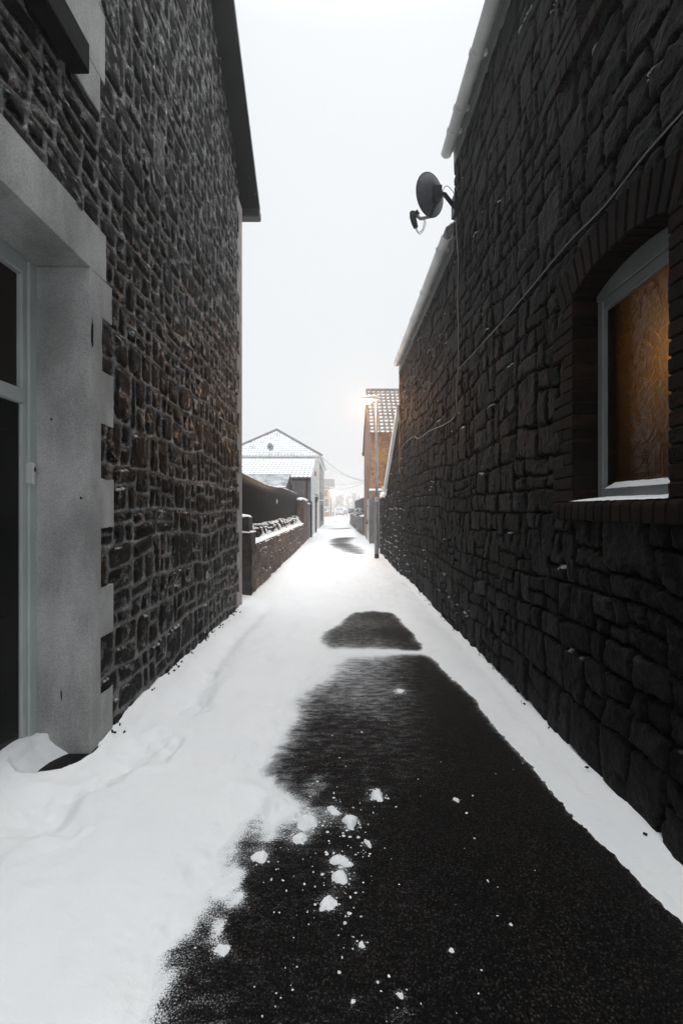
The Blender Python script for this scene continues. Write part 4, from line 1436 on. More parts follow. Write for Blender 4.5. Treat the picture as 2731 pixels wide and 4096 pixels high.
m = MB()
rc = random.Random(77)
n = 0
while n < 260:
    a, b_ = rc.uniform(330, 1250), rc.uniform(1420, 2352)
    if rc.random() < 0.6:
        q_ = rc.choice(CL[:14])
        a, b_ = q_[0] + rc.gauss(0, 45), q_[1] + rc.gauss(0, 32)
        if b_ < 1420:
            continue
    gx, gy = ground_at(a, b_)
    if poly_sd(np.array([[gx]]), np.array([[gy]]), p1)[0, 0] < 0.03 or rc.random() > (0.9 if a < 860 else 0.35):
        continue
    r_ = rc.choice((0.0015, 0.002, 0.0025, 0.003, 0.004, 0.006))
    m.blob((gx, gy, 0.001), r_ * rc.uniform(.8, 1.6), r_ * rc.uniform(.8, 1.4), r_ * 0.6, n, 0.3, 6, 4, 0.2)
    n += 1
kind(m.build('snow_crumbs', M['snow'], smooth=True), 'stuff')
m = MB()
rc = random.Random(78)
for q in range(70):
    y = rc.uniform(2.95, 7.0)
    m.blob((XL + 0.045 + abs(rc.gauss(0, 0.035)), y, 0.085 + rc.uniform(-0.03, 0.03)), rc.uniform(.004, .016), rc.uniform(.004, .02), rc.uniform(.004, .012), q, 0.35, 7, 5)
for q in range(60):
    y = rc.uniform(1.6, 11)
    m.blob((XR - 0.04 - abs(rc.gauss(0, 0.012)), y, 0.07 + rc.uniform(-0.03, 0.02)), rc.uniform(.004, .012), rc.uniform(.005, .016), rc.uniform(.004, .01), q, 0.35, 7, 5)
kind(m.build('rubble', M['sill_stone'], smooth=True), 'stuff')

# ================================================================== GARDEN WALL WITH ROUGH COPING
XG = -1.53
gwl = thing('garden_wall', 'brown rubble garden wall topped with slanted snowy coping stones', 'wall', (XG, 14, 0))
rg = random.Random(31)
yg = spaced(7.88, 19.9, 0.0026, 0.01)
zg = np.arange(0, 0.925, 0.014)
stG = rubble_layout(7.7, 20.2, -0.1, 1.0, (0.16, 0.3), (0.18, 0.45), rg, 0.5)
AA, ZZ, h, D, ID = stone_relief(yg, zg, stG, 0.016, 0.028, 0.04, 140, rg, (0.1, 0.4), 0.012)
e_ = sstep(-0.006, 0.006, D)
hG = (0.004 + h) * e_ + 0.03 * fbm(AA * 2.2, ZZ * 3, 3, 141)
tone = np.array([rg.uniform(0.5, 1.5) for _ in stG] + [1.0])[ID]
base = 0.075 * tone * (1 + 1.2 * fbm(AA * 5, ZZ * 7, 4, 143))
cG = np.stack([base * 1.4, base * 0.98, base * 0.74], -1) * e_[..., None] + 0.05 * (1 - e_[..., None])  # brown stone, with the lamp's warm light worked into its colour
grad = -np.gradient(hG, zg, axis=0)
sn = sstep(0.35, 0.9, grad) * sstep(0.15, 0.2, fbm(AA * 4, ZZ * 7, 3, 145))
cG = cG * (1 - sn[..., None]) + 0.76 * sn[..., None]
bk = MB()
bk.box(XG - 0.40, XG - 0.03, 7.9, 19.9, -0.2, 0.92)
quads_obj('wall', np.stack([XG + hG, AA, ZZ], -1).reshape(-1, 3), grid_quads(len(zg), len(yg)), M['old_wall'], gwl, cG.reshape(-1, 3),
          extra=([tuple(v) for v in bk.v], bk.f))
# end pillar, rough faced
def rough_block(mb, x0, x1, y0, y1, z0, z1, amp, seed, n=14):
    """box whose faces are gently broken"""
    def face(o, u, v, nrm_):
        vs = []
        for i in range(n + 1):
            for k in range(n + 1):
                p = Vector(o) + Vector(u) * (i / n) + Vector(v) * (k / n)
                e = min(i, n - i, k, n - k) / n
                q = float(fbm(np.array([p.x * 5 + p.y * 3]), np.array([p.z * 5 + p.y * 2]), 4, seed)[0])
                e2 = float(fbm(np.array([p.x * 11 + p.z * 4]), np.array([p.y * 9 + p.z * 7]), 2, seed + 3)[0])
                vs.append(p + Vector(nrm_) * (amp * (q * 2.2) * min(1, e * 6 + 0.1)) + Vector((e2, e2, e2)) * amp * 0.5)
        fs_ = [[i * (n + 1) + k, (i + 1) * (n + 1) + k, (i + 1) * (n + 1) + k + 1, i * (n + 1) + k + 1] for i in range(n) for k in range(n)]
        mb.add(vs, fs_)
    dx, dy, dz = x1 - x0, y1 - y0, z1 - z0
    face((x0, y0, z0), (dx, 0, 0), (0, 0, dz), (0, -1, 0))
    face((x0, y1, z0), (dx, 0, 0), (0, 0, dz), (0, 1, 0))
    face((x0, y0, z0), (0, dy, 0), (0, 0, dz), (-1, 0, 0))
    face((x1, y0, z0), (0, dy, 0), (0, 0, dz), (1, 0, 0))
    face((x0, y0, z1), (dx, 0, 0), (0, dy, 0), (0, 0, 1))


m = MB()
rough_block(m, XG - 0.55, XG + 0.02, 7.86, 8.30, -0.2, 0.62, 0.03, 3)
rough_block(m, XG - 0.55, XG + 0.015, 7.87, 8.28, 0.63, 1.14, 0.03, 8)
rough_block(m, XG - 0.55, XG - 0.05, 7.98, 8.32, 1.14, 1.42, 0.04, 12)
pl = m.build('pillar', M['coping'], gwl)
m = MB()
m.blob((XG - 0.30, 8.14, 1.42), 0.28, 0.19, 0.05, 4, 0.15, 20, 10, 0.2)
m.blob((XG - 0.30, 7.93, 1.145), 0.27, 0.075, 0.035, 6, 0.15, 20, 10, 0.2)
m.blob((XG - 0.02, 8.1, 1.145), 0.04, 0.2, 0.025, 7, 0.15, 20, 10, 0.2)
m.build('snow_cap', M['snow'], pl, smooth=True)
m = MB()
ms = MB()
y = 8.36
i = 0
while y < 19.75:
    t_ = rg.uniform(0.13, 0.26)
    hh = rg.uniform(0.20, 0.36) * (1.15 if rg.random() < 0.25 else 1)
    ln_ = -rg.uniform(0.10, 0.26)
    xb, xa = XG - 0.13 - rg.uniform(0, 0.03), XG - 0.36
    zb = 0.90
    tw = rg.uniform(-0.03, 0.03)
    p = [(xa, y, zb), (xb, y + tw, zb), (xb - 0.01, y + t_ + tw, zb), (xa, y + t_, zb),
         (xa + 0.03, y + ln_ + 0.05 * t_, zb + hh * 0.9), (xb - 0.06, y + ln_ + tw, zb + hh), (xb - 0.07, y + ln_ + t_ * 0.55 + tw, zb + hh * rg.uniform(0.75, 1)), (xa + 0.03, y + ln_ + t_ * 0.6, zb + hh * 0.85)]
    m.hexa(p)
    # snow plastered over the back and top of each stone, and lying between the stones
    c = (Vector(p[5]) + Vector(p[6]) + Vector(p[4]) + Vector(p[7])) / 4
    ms.blob(c + Vector((0.0, 0.02, 0.0)), 0.11, t_ * 0.36, 0.022, i, 0.25, 14, 8)
    q0, q1 = Vector(p[6]), Vector(p[2])
    if rg.random() < 0.15:
        ms.blob(q0.lerp(q1, 0.5) + Vector((-0.03, 0.01, 0)), 0.05, abs(q0.y - q1.y) * 0.4 + 0.02, hh * 0.3, i + 300, 0.3, 12, 8)
    if rg.random() < 0.45:
        ms.blob(q0.lerp(q1, 0.85) + Vector((0.02, 0.0, 0)), 0.05, 0.05, hh * rg.uniform(0.2, 0.42), i + 700, 0.35, 10, 8)
    y += t_ * rg.uniform(0.82, 1.0)
    i += 1
cp = m.build('coping', M['coping'], gwl, bevel=0.02, seg=2)
ms.build('snow_cap', M['snow'], cp, smooth=True)
ysn = np.linspace(8.3, 19.85, 500)
xsn = np.linspace(XG - 0.2, XG + 0.025, 9)
X, Y = np.meshgrid(xsn, ysn)
t_ = (X - xsn[0]) / (xsn[-1] - xsn[0])
Zs = 0.915 + (0.05 + 0.05 * fbm(Y * 4, X * 3, 3, 151)) * np.sqrt(np.clip(1 - t_ ** 3, 0, 1)) - 0.03 * (t_ > 0.99)
quads_obj('ledge_snow', np.stack([X + 0.02 * fbm(Y * 9, X * 0, 3, 152), Y, Zs], -1).reshape(-1, 3), grid_quads(len(ysn), len(xsn)), M['snow'], gwl)

# black corrugated sheet fence behind it
fn = thing('sheet_fence', 'tall black corrugated sheet fence with a dipping snowy top edge', 'fence', (-1.98, 14, 0))
ysf = np.arange(7.45, 20.5, 0.0095)
top = np.interp(ysf, [7.4, 8.66, 10.26, 12.2, 13.5, 14.93, 17, 20.6], [2.31, 2.27, 2.225, 2.19, 2.215, 2.27, 2.28, 2.26])
zf = np.linspace(0, 1, 10)
XF_ = -1.90
wob = 0.02 * fbm(ysf * 0.9, ysf * 0, 3, 160)
wave = 0.011 * np.cos(2 * math.pi * ysf / 0.076)
Pf = np.stack([np.broadcast_to(XF_ + wob + wave, (10, len(ysf))), np.broadcast_to(ysf, (10, len(ysf))), 0.0 + zf[:, None] * top[None, :]], -1).reshape(-1, 3)
fo = quads_obj('sheet', Pf, grid_quads(10, len(ysf)), M['corr'], fn)
fo.modifiers.new('thick', 'SOLIDIFY').thickness = 0.004
m = MB()
m.tube([(XF_ - 0.02, y, z) for y, z in zip(ysf[::12], top[::12] - 0.02)], 0.025, 6)
m.build('rail', M['black'], fn)
m = MB()
m.tube([(XF_ + w, y, z + 0.004) for y, z, w in zip(ysf[::6], top[::6], wob[::6])], [0.013 + 0.007 * math.sin(y * 5) * math.sin(y * 2.3) for y in ysf[::6]], 6)
m.build('snow_cap', M['snow'], fn, smooth=True)
m = MB()
m.blob((XF_ + 0.03, 13.75, 1.78), 0.02, 0.03, 0.06, 3, 0.4)
m.build('snow_patch', M['snow'], fn, smooth=True)

# brick pier section and plank door, then gate post with pipe
pier = thing('brick_pier', 'red brown brick pier with a snow cap at the end of the sheet fence', 'pier', (XG, 21, 0))
m = MB()
m.box(XG - 0.29, XG + 0.005, 19.92, 22.0, -0.2, 1.98)
m.build('brickwork', M['brickpier'], pier, bevel=0.01)
m = MB()
for q in range(9):
    m.blob((XG - 0.14, 20.05 + q * 0.23, 1.98), 0.19, 0.17, 0.07 + 0.02 * math.sin(q * 2.0), q, 0.2)
m.build('snow_cap', M['snow'], pier, smooth=True)
yw = thing('yard_wall', 'grey rendered yard wall between the brick pier and the black downpipe', 'wall', (XG, 23.4, 0))
m = MB()
m.box(XG - 0.25, XG - 0.005, 22.01, 24.75, -0.2, 1.84)
m.box(XG - 0.005, XG + 0.03, 22.5, 22.62, -0.2, 1.80)
m.build('wall', M['pebble'], yw)
m = MB()
for q in range(11):
    m.blob((XG - 0.12, 22.1 + q * 0.25, 1.84), 0.16, 0.18, 0.045, q + 40, 0.2)
m.build('snow_cap', M['snow'], yw, smooth=True)
m = MB()
m.tube([(XG + 0.06, 24.3, z) for z in (-0.1, 1.0, 1.95)], 0.05, 10)
m.tube([(XG + 0.06, 24.3, 1.93), (XG - 0.03, 24.3, 1.99), (XG - 0.20, 24.3, 2.0)], 0.05, 10)
tag(m.build('drain_pipe', M['black'], smooth=True), 'black drain pipe standing at the near corner of the white rendered garage', 'pipe')

# ================================================================== TILED ROOFS
def tiled(name, O, U, V, ulen, vlen, tw, th, parent, snow, keep=None, dark=(0.10, 0.095, 0.09), seed=0, mat=None, res=(8, 6), up=0.03, tint=0.25, crescent=False):
    """snow-dusted pantiles: O eave corner, U along the eave, V up the slope"""
    U, V = Vector(U).normalized(), Vector(V).normalized()
    Nn = U.cross(V)
    if Nn.z < 0:
        Nn = -Nn
    nu, nv_ = int(ulen / tw * res[0]) + 1, int(vlen / th * res[1]) + 1
    u = np.linspace(0, ulen, nu)
    v = np.linspace(0, vlen, nv_)
    UU, VV = np.meshgrid(u, v)
    a = (UU / tw) % 1
    b_ = (VV / th) % 1
    crest = 0.5 + 0.5 * np.cos(2 * math.pi * a)
    iu, iv = np.floor(UU / tw), np.floor(VV / th)
    rnd_ = vnoise(iu * 3.1, iv * 2.7, seed)
    hh = up * crest + up * 0.9 * (1 - b_)
    cov = snow + 0.5 * (rnd_ - 0.5) + 0.4 * fbm(UU * 0.8, VV * 0.8, 3, seed + 2)
    mask = sstep(0.0, 0.25, cov - crest * sstep(0.55, 0.1, np.abs(b_ - 0.12)) * 0.95 - 0.15 * crest)  # dark dots at tile ends: bare tile plus step shadow put into the colour
    if crescent:
        mask = sstep(0.25, 0.5, 1 - crest + 0.3 * (rnd_ - 0.5)) * sstep(0.62, 0.42, b_ + 0.25 * crest) * sstep(-0.02, 0.02, b_)
    hh = hh + 0.02 * mask * (1 - crest)
    dk = np.array(dark) * (1 + tint * (rnd_[..., None] - 0.5) * 2)
    col = dk * (1 - mask[..., None]) + np.array([0.80, 0.82, 0.85]) * mask[..., None]
    Pq = np.array(O)[None, None] + UU[..., None] * np.array(U) + VV[..., None] * np.array(V) + hh[..., None] * np.array(Nn)
    kq = None
    if keep is not None:
        uc, vc = np.meshgrid((u[:-1] + u[1:]) / 2, (v[:-1] + v[1:]) / 2)
        kq = keep(uc, vc)
    o = quads_obj(name, Pq.reshape(-1, 3), grid_quads(nv_, nu, kq), mat or M['tile'], parent, col.reshape(-1, 3))
    return o


# garage with the single pitch tiled roof
ga = thing('garage', 'white rendered garage with a low snowy tiled roof', 'outbuilding', (XG, 27, 0))
m = MB()
m.box(-9.0, XG - 0.011, 25.0, 25.25, -0.2, 3.30)
m.box(XG - 0.30, XG - 0.01, 24.99, 25.0, -0.2, 3.30)
m.build('front_wall', M['pebble'], ga)
m = MB()
m.prism([(25.0, -0.2), (29.4, -0.2), (29.4, 4.70), (28.9, 4.66), (25.0, 3.34)], 'x', XG - 0.25, XG)
m.build('side_wall', M['whitewall'], ga)
V_ = Vector((0, 4.2, 1.44))
o = tiled('roof', (-9.0, 24.72, 3.26), (1, 0, 0), V_, 9.0 + XG + 0.04, V_.length, 0.235, 0.48, ga, 0.62, dark=(0.17, 0.18, 0.19), seed=3)
m = MB()
m.box(-9.0, XG + 0.03, 28.9, 29.1, 4.66, 4.76)
m.build('ridge', M['snow'], o, bevel=0.03)
m = MB()
m.prism([(24.74, 3.15), (28.9, 4.58), (28.9, 4.68), (24.74, 3.25)], 'x', XG + 0.001, XG + 0.035)
m.build('verge_board', M['white'], o)
m = MB()
m.box(-9.0, XG, 24.80, 24.98, 3.12, 3.22)
m.build('gutter', M['black'], o, bevel=0.02)
m = MB()
m.box(XG + 0.036, XG + 0.12, 28.2, 28.5, 3.6, 3.92)
m.build('alarm_box', M['red'], ga, bevel=0.02)
m = MB()
m.tube([(XG - 0.22, 24.93, z) for z in (0.1, 1.5, 3.15)], 0.045, 8)
m.build('downpipe', M['black'], ga, smooth=True)

dp = thing('downpipe', 'black downpipe with a funnel hopper on the white rendered side wall', 'pipe', (XG + 0.06, 29.3, 0))
m = MB()
m.tube([(XG + 0.06, 29.3, z) for z in (-0.1, 1.0, 2.02)], 0.055, 10)
m.build('pipe', M['black'], dp, smooth=True)
m = MB()
m.loft([[Vector((XG + 0.06 + sx * w, 29.3 + sy * w, z)) for sx, sy in ((-1, -1), (1, -1), (1, 1), (-1, 1))] for w, z in ((0.06, 1.96), (0.09, 2.08), (0.14, 2.18), (0.14, 2.36))])
m.build('hopper', M['black'], dp)
for z in (0.25, 1.0, 1.75):
    m = MB()
    m.box(XG - 0.0, XG + 0.13, 29.23, 29.37, z, z + 0.05)
    m.build('bracket', M['black'], dp)

# little lean-to between garage and hip-roofed house
lt_ = thing('porch', 'small snowy lean-to porch in the gap before the hip roofed house', 'porch', (XG - 0.4, 31, 0))
m = MB()
m.box(-4.0, XG - 0.02, 29.6, 31.6, -0.2, 2.45)
m.build('wall', M['whitewall'], lt_)
m = MB()
m.prism([(XG + 0.06, 2.45), (-3.0, 3.6), (-3.0, 3.72), (XG + 0.06, 2.57)], 'y', 29.5, 31.8)
r_ = m.build('roof', M['hip'], lt_)
m = MB()
m.prism([(XG + 0.05, 2.572), (-3.0, 3.722), (-3.0, 3.79), (XG + 0.03, 2.65)], 'y', 29.52, 31.78)
m.build('snow_cap', M['snow'], r_)

# garden shed in front of the garage
sh = thing('garden_shed', 'dark garden shed with a grey felt roof in front of the garage', 'shed', (-4.5, 22.7, 0))
m = MB()
m.prism([(20.9, 0), (24.5, 0), (24.5, 2.45), (22.7, 3.15), (20.9, 2.45)], 'x', -8.5, -2.52)
m.build('body', M['black'], sh)
m = MB()
m.prism([(20.75, 2.50), (22.7, 3.27), (22.7, 3.33), (20.75, 2.56)], 'x', -8.6, -2.42)
m.prism([(22.7, 3.27), (24.65, 2.50), (24.65, 2.56), (22.7, 3.33)], 'x', -8.6, -2.42)
rr = m.build('roof', M['shedroof'], sh)
m = MB()
m.tube([(-2.42 - q * 0.2, 20.82, 2.585) for q in range(31)], [0.03 + 0.012 * math.sin(q * 1.7) for q in range(31)], 7)
m.build('snow_cap', M['snow'], rr, smooth=True)

# ================================================================== HIP-ROOFED HOUSE
hh_ = thing('hipped_house', 'grey rubble house with cream corner stones and a snowy hipped roof', 'house', (-5.2, 40, 0))
WX0, WX1, WY0, WY1 = -8.95, XG - 0.0, 34.8, 46.6
m = MB()
m.box(WX0, WX1, WY0, WY1, -0.2, 5.55)
m.build('wall', M['rubble_g'], hh_)
for fy in (0, 1):
    m = MB()
    z = 0.0
    i = 0
    while z < 5.3:
        w1, w2 = (0.52, 0.30) if i % 2 else (0.26, 0.52)
        if fy:
            m.box(WX1 - w2, WX1 + 0.03, WY1 - w1, WY1 + 0.03, z, z + 0.43)
        else:
            m.box(WX1 - w1, WX1 + 0.03, WY0 - 0.03, WY0 + w2, z, z + 0.43)
        z += 0.43
        i += 1
    m.build('corner_stones', M['cream'], hh_)
m = MB()
m.box(WX0 - 0.1, WX1 + 0.06, WY0 - 0.06, WY0 - 0.0, 5.30, 5.5)
m.box(WX1 + 0.0, WX1 + 0.06, WY0, WY1 + 0.1, 5.30, 5.5)
m.build('cornice', M['white'], hh_)
m = MB()
m.box(WX0 - 0.25, WX1 + 0.27, WY0 - 0.27, WY0 - 0.12, 5.52, 5.66)
m.box(WX1 + 0.12, WX1 + 0.27, WY0 - 0.12, WY1 + 0.25, 5.52, 5.66)
m.build('gutter', M['gutter'], hh_, bevel=0.03)
ex0, ex1, ey0, ey1, ez = WX0 - 0.22, WX1 + 0.22, WY0 - 0.22, WY1 + 0.22, 5.62
hw_ = (ex1 - ex0) / 2
rise = 2.62
ap0, ap1 = Vector(((ex0 + ex1) / 2, ey0 + hw_, ez + rise)), Vector(((ex0 + ex1) / 2, ey1 - hw_, ez + rise))
sl = math.hypot(hw_, rise)
ro = tiled('roof', (ex0, ey0, ez), (1, 0, 0), (0, hw_, rise), ex1 - ex0, sl, 0.24, 0.36, hh_, 0.42, keep=lambda u, v: np.abs(u - hw_) < (1 - v / sl) * hw_ + 0.02, dark=(0.33, 0.355, 0.375), seed=8, res=(6, 6))
tiled('roof_side', (ex1, ey0, ez), (0, 1, 0), (-hw_, 0, rise), ey1 - ey0, sl, 0.33, 0.36, hh_, 0.55,
      keep=lambda u, v: (u > v / sl * hw_ - 0.02) & ((ey1 - ey0) - u > v / sl * hw_ - 0.02), dark=(0.33, 0.355, 0.375), seed=9, res=(6, 6))
m = MB()
m.add([(ex0, ey0, ez), (ex0, ey1, ez), ap1, ap0], [(0, 1, 2, 3)])
m.add([(ex0, ey1, ez), (ex1, ey1, ez), ap1], [(0, 1, 2)])
m.add([(ex0, ey0, ez - 0.03), (ex1, ey0, ez - 0.03), (ex1, ey1, ez - 0.03), (ex0, ey1, ez - 0.03)], [(0, 1, 2, 3)])
m.build('roof_back', M['snow'], hh_)
m = MB()
m.tube([(ex0, ey0, ez + 0.03), ap0 + Vector((0, 0, 0.05))], 0.12, 8)
m.tube([(ex1, ey0, ez + 0.03), ap0 + Vector((0, 0, 0.05))], 0.12, 8)
m.tube([(ex1, ey1, ez + 0.03), ap1 + Vector((0, 0, 0.05))], 0.12, 8)
m.tube([ap0 + Vector((0, 0, 0.05)), ap1 + Vector((0, 0, 0.05))], 0.12, 8)
m.build('hip_tiles', M['hip'], hh_)


def far_window(parent, face, c, w, h_, z0, surround, name='window', glass='grey_glass', bars=True):
    """window on a wall facing -y (face 'y', c = x centre, at y plane) or +x"""
    mm, gg = MB(), MB()
    ax, pos = face
    t = 0.16 if surround else 0.07
    def bx(mbx, a0, a1, q0, q1, d0, d1):
        if ax == 'y':
            mbx.box(a0, a1, pos - d1, pos - d0, q0, q1)
        else:
            mbx.box(pos + d0, pos + d1, a0, a1, q0, q1)
    bx(mm, c - w / 2 - t, c - w / 2, z0 - t, z0 + h_ + t, 0.001, 0.05)
    bx(mm, c + w / 2, c + w / 2 + t, z0 - t, z0 + h_ + t, 0.001, 0.05)
    bx(mm, c - w / 2, c + w / 2, z0 - t, z0, 0.001, 0.07)
    bx(mm, c - w / 2, c + w / 2, z0 + h_, z0 + h_ + t, 0.001, 0.05)
    if bars:
        bx(mm, c - w / 2, c + w / 2, z0 + h_ * 0.5 - 0.03, z0 + h_ * 0.5 + 0.03, 0.012, 0.03)
    f_ = mm.build(name, M['cream' if surround else 'white'], parent)
    bx(gg, c - w / 2, c + w / 2, z0, z0 + h_, 0.001, 0.012)
    gg.build('pane', M[glass], f_)
    return f_


far_window(hh_, ('y', WY0), -4.15, 1.15, 1.35, 3.75, True)
far_window(hh_, ('y', WY0), -7.55, 1.15, 1.35, 3.75, True)
far_window(hh_, ('x', WX1), 37.7, 0.9, 1.5, 3.2, True)
far_window(hh_, ('x', WX1), 40.9, 0.9, 1.5, 3.2, True)
far_window(hh_, ('x', WX1), 44.0, 0.9, 1.5, 3.2, True)
m = MB()
m.box(WX1 + 0.002, WX1 + 0.06, 38.8, 40.35, 0.55, 1.92)
m.box(WX1 + 0.002, WX1 + 0.06, 40.9, 42.9, 0.55, 1.92)
m.build('boarded_window', M['green'], hh_)
m = MB()
m.box(WX1 - 0.1, WX1 + 0.10, 46.65, 46.8, 2.9, 3.35)
m.build('alarm_box', M['red'], hh_, bevel=0.02)
m = MB()
m.box(WX1 - 0.1, WX1 + 0.48, 34.60, 34.66, 2.18, 2.21)
br = m.build('wall_bracket', M['black'], hh_)
m = MB()
m.tube([(WX1 - 0.1, 34.63, 2.235), (WX1 + 0.2, 34.63, 2.24), (WX1 + 0.48, 34.63, 2.232)], 0.033, 8)
m.build('snow_cap', M['snow'], br, smooth=True)

# dish on its pole above the garage ridge
dp2 = thing('satellite_dish', 'small grey satellite dish on a thin pole above the garage roof', 'satellite dish', (-4.46, 29.3, 4.7))
m = MB()
m.tube([(-4.46, 29.3, 4.6), (-4.46, 29.3, 5.5)], 0.02, 8)
m.build('pole', M['steel'], dp2)
m = MB()
n2 = Vector((0.3, 0.9, 0.3)).normalized()
u2 = (Vector((0, 0, 1)) - n2 * n2.z).normalized()
s2 = u2.cross(n2)
cc = Vector((-4.44, 29.28, 5.58))
vs, fs = [], []
for i in range(6):
    for k in range(24):
        a = 2 * math.pi * k / 24
        vs.append(cc + (s2 * math.cos(a) + u2 * math.sin(a)) * 0.24 * (i / 5) + n2 * (0.06 * (i / 5) ** 2))
for i in range(5):
    for k in range(24):
        fs.append([i * 24 + k, i * 24 + (k + 1) % 24, (i + 1) * 24 + (k + 1) % 24, (i + 1) * 24 + k])
m.add(vs, fs)
o = m.build('reflector', M['steel'], dp2, smooth=True)
o.modifiers.new('thick', 'SOLIDIFY').thickness = 0.008
m = MB()
m.tube([cc - u2 * 0.2, cc - u2 * 0.12 + n2 * 0.3], 0.012, 6)
m.box(cc.x - 0.04, cc.x + 0.04, cc.y - 0.08, cc.y - 0.01, cc.z - 0.07, cc.z + 0.03)
m.build('bracket', M['black'], dp2)

# ================================================================== BRICK HOUSE BEYOND THE LAMP
bh = thing('brick_house', 'orange brick house with a steep snow flecked pantile roof behind the lamp post', 'house', (1.43, 23, 0))
BX, BY0, BY1, BYR, BZE, BZR = 1.43, 20.25, 25.9, 22.5, 5.05, 7.35
m = MB()
m.prism([(BY0, -0.2), (BY1, -0.2), (BY1, 4.95), (BYR, BZR - 0.08), (BY0, BZE - 0.06)], 'x', BX, BX + 0.25)
m.build('side_wall', M['brick_y'], bh)
m = MB()
m.box(BX + 0.25, 7.0, BY0, BY0 + 0.25, -0.2, BZE - 0.05)
m.box(BX - 0.004, BX + 0.25, BY0 - 0.004, BY0 - 0.0005, -0.2, BZE - 0.06)
m.build('front_wall', M['brick_x'], bh)
V_ = Vector((0, BYR - BY0 + 0.18, BZR - BZE + 0.18))
ro = tiled('roof', (BX - 0.07, BY0 - 0.18, BZE - 0.14), (1, 0, 0), V_, 5.6, V_.length, 0.225, 0.275, bh, 0.30, dark=(0.17, 0.14, 0.12), seed=14, res=(10, 8), up=0.045, tint=0.4, crescent=True)
m = MB()
m.prism([(BY1 + 0.15, 4.92), (BYR, BZR + 0.05), (BYR, BZR - 0.03), (BY1 + 0.15, 4.84)], 'x', BX - 0.06, 7.0)
m.build('roof_back', M['hip'], bh)
m = MB()
m.tube([(BX - 0.09, BYR, BZR + 0.06), (7.0, BYR, BZR + 0.06)], 0.12, 8)
m.build('ridge_tiles', M['hip'], bh)
m = MB()
m.prism([(BY0 - 0.15, BZE - 0.17), (BYR, BZR - 0.03), (BYR, BZR + 0.03), (BY0 - 0.15, BZE - 0.11)], 'x', BX - 0.085, BX + 0.0)
m.prism([(BY1 + 0.15, 4.78), (BYR, BZR - 0.03), (BYR, BZR + 0.03), (BY1 + 0.15, 4.86)], 'x', BX - 0.085, BX - 0.061)
m.build('verge', M['brick_far'], bh)
m = MB()
m.box(BX - 0.10, BX + 0.02, 25.9, 26.02, 4.6, 4.82)
m.build('gutter_end', M['black'], bh)

# plank fence, gate frame, worn white door
pf = thing('plank_fence', 'weathered grey plank fence behind the lamp post', 'fence', (1.50, 18, 0))
m = MB()
y = 15.68
rq = random.Random(4)
while y < 19.7:
    b = rq.uniform(0.8, 1.15)
    m.box(1.515 + rq.uniform(-0.006, 0.006), 1.54, y, y + 0.145, -0.1, 1.88 + rq.uniform(-0.02, 0.04))
    y += 0.15
m.box(1.50, 1.53 - 0.016, 15.62, 15.74, -0.1, 2.0)
m.build('plank', M['wood'], pf)
m = MB()
m.box(1.542, 1.60, 15.7, 19.7, 0.45, 0.55)
m.box(1.542, 1.60, 15.7, 19.7, 1.5, 1.6)
m.build('rail', M['wood'], pf)
gf = thing('gate_frame', 'grey timber gate frame with a snow covered cross beam before the brick house', 'gate', (1.4, 19.85, 0))
m = MB()
m.box(1.33, 1.45, 19.78, 19.92, -0.1, 2.27)
m.build('post', M['wood'], gf)
m = MB()
m.box(1.33, 2.9, 19.79, 19.91, 2.27, 2.36)
bm_ = m.build('beam', M['wood'], gf)
m = MB()
m.tube([(1.32, 19.85, 2.39), (1.8, 19.85, 2.40), (2.9, 19.85, 2.39)], 0.06, 8)
m.build('snow_cap', M['snow'], bm_, smooth=True)
m = MB()
for q in range(9):
    m.box(1.455 + q * 0.15, 1.60 + q * 0.15, 19.84, 19.87, -0.1, 1.95)
m.build('panel', M['wood'], gf)
wd = thing('wooden_door', 'worn white painted door with rusty bolts in the side of the brick house', 'door', (BX, 22, 0))
m = MB()
m.box(BX - 0.05, BX - 0.003, 20.45, 22.6, 0.02, 2.05)
m.box(BX - 0.07, BX - 0.05, 21.48, 21.56, 0.02, 2.05)
m.build('leaf', M['door_w'], wd, bevel=0.004)
m = MB()
m.box(BX - 0.075, BX - 0.003, 20.30, 20.45, 0.0, 2.15)
m.box(BX - 0.075, BX - 0.003, 22.6, 22.72, 0.0, 2.15)
m.box(BX - 0.07, BX - 0.003, 20.45, 22.6, 2.05, 2.15)
m.build('frame', M['wood'], wd)
m = MB()
for z in (0.9, 1.02, 1.7):
    m.box(BX - 0.10, BX - 0.07, 21.2, 21.75, z, z + 0.035)
m.box(BX - 0.12, BX - 0.07, 21.45, 21.6, 0.86, 0.98)
m.build('bolt', M['rust'], wd)

# ================================================================== LAMP POST 1
LX, LY = 1.15, 13.87
lp = thing('street_lamp', 'grey steel lamp post with the number 1, lit and nearest in the alley', 'street lamp', (LX, LY, 0), 'lit street lamps')
m = MB()
m.tube([(LX, LY, 0.2), (LX, LY, 1.0), (LX, LY, 1.05), (LX, LY, 1.12)], [0.068, 0.066, 0.062, 0.043], 20)
m.tube([(LX, LY, 1.12), (LX, LY, 2.92)], [0.043, 0.041], 20, caps=False)
m.tube([(LX, LY, 2.90), (LX, LY, 2.96), (LX, LY, 3.0)], [0.05, 0.05, 0.042], 20)
m.tube([(LX, LY, 3.0), (LX, LY, 4.86)], [0.041, 0.036], 20)
pole = m.build('post', M['steel'], lp, smooth=True)
m = MB()
m.tube([(LX, LY, -0.1), (LX, LY, 0.2)], 0.0685, 20)
m.build('base_band', M['black'], lp, smooth=True)
m = MB()
m.box(LX - 0.045, LX - 0.03, LY - 0.072, LY - 0.069, 0.35, 0.8)
m.build('access_door', M['steel'], pole)
m = MB()
m.box(LX - 0.055, LX + 0.045, LY - 0.052, LY - 0.045, 1.78, 1.925)
pt = m.build('number_plate', M['white'], lp, bevel=0.003)
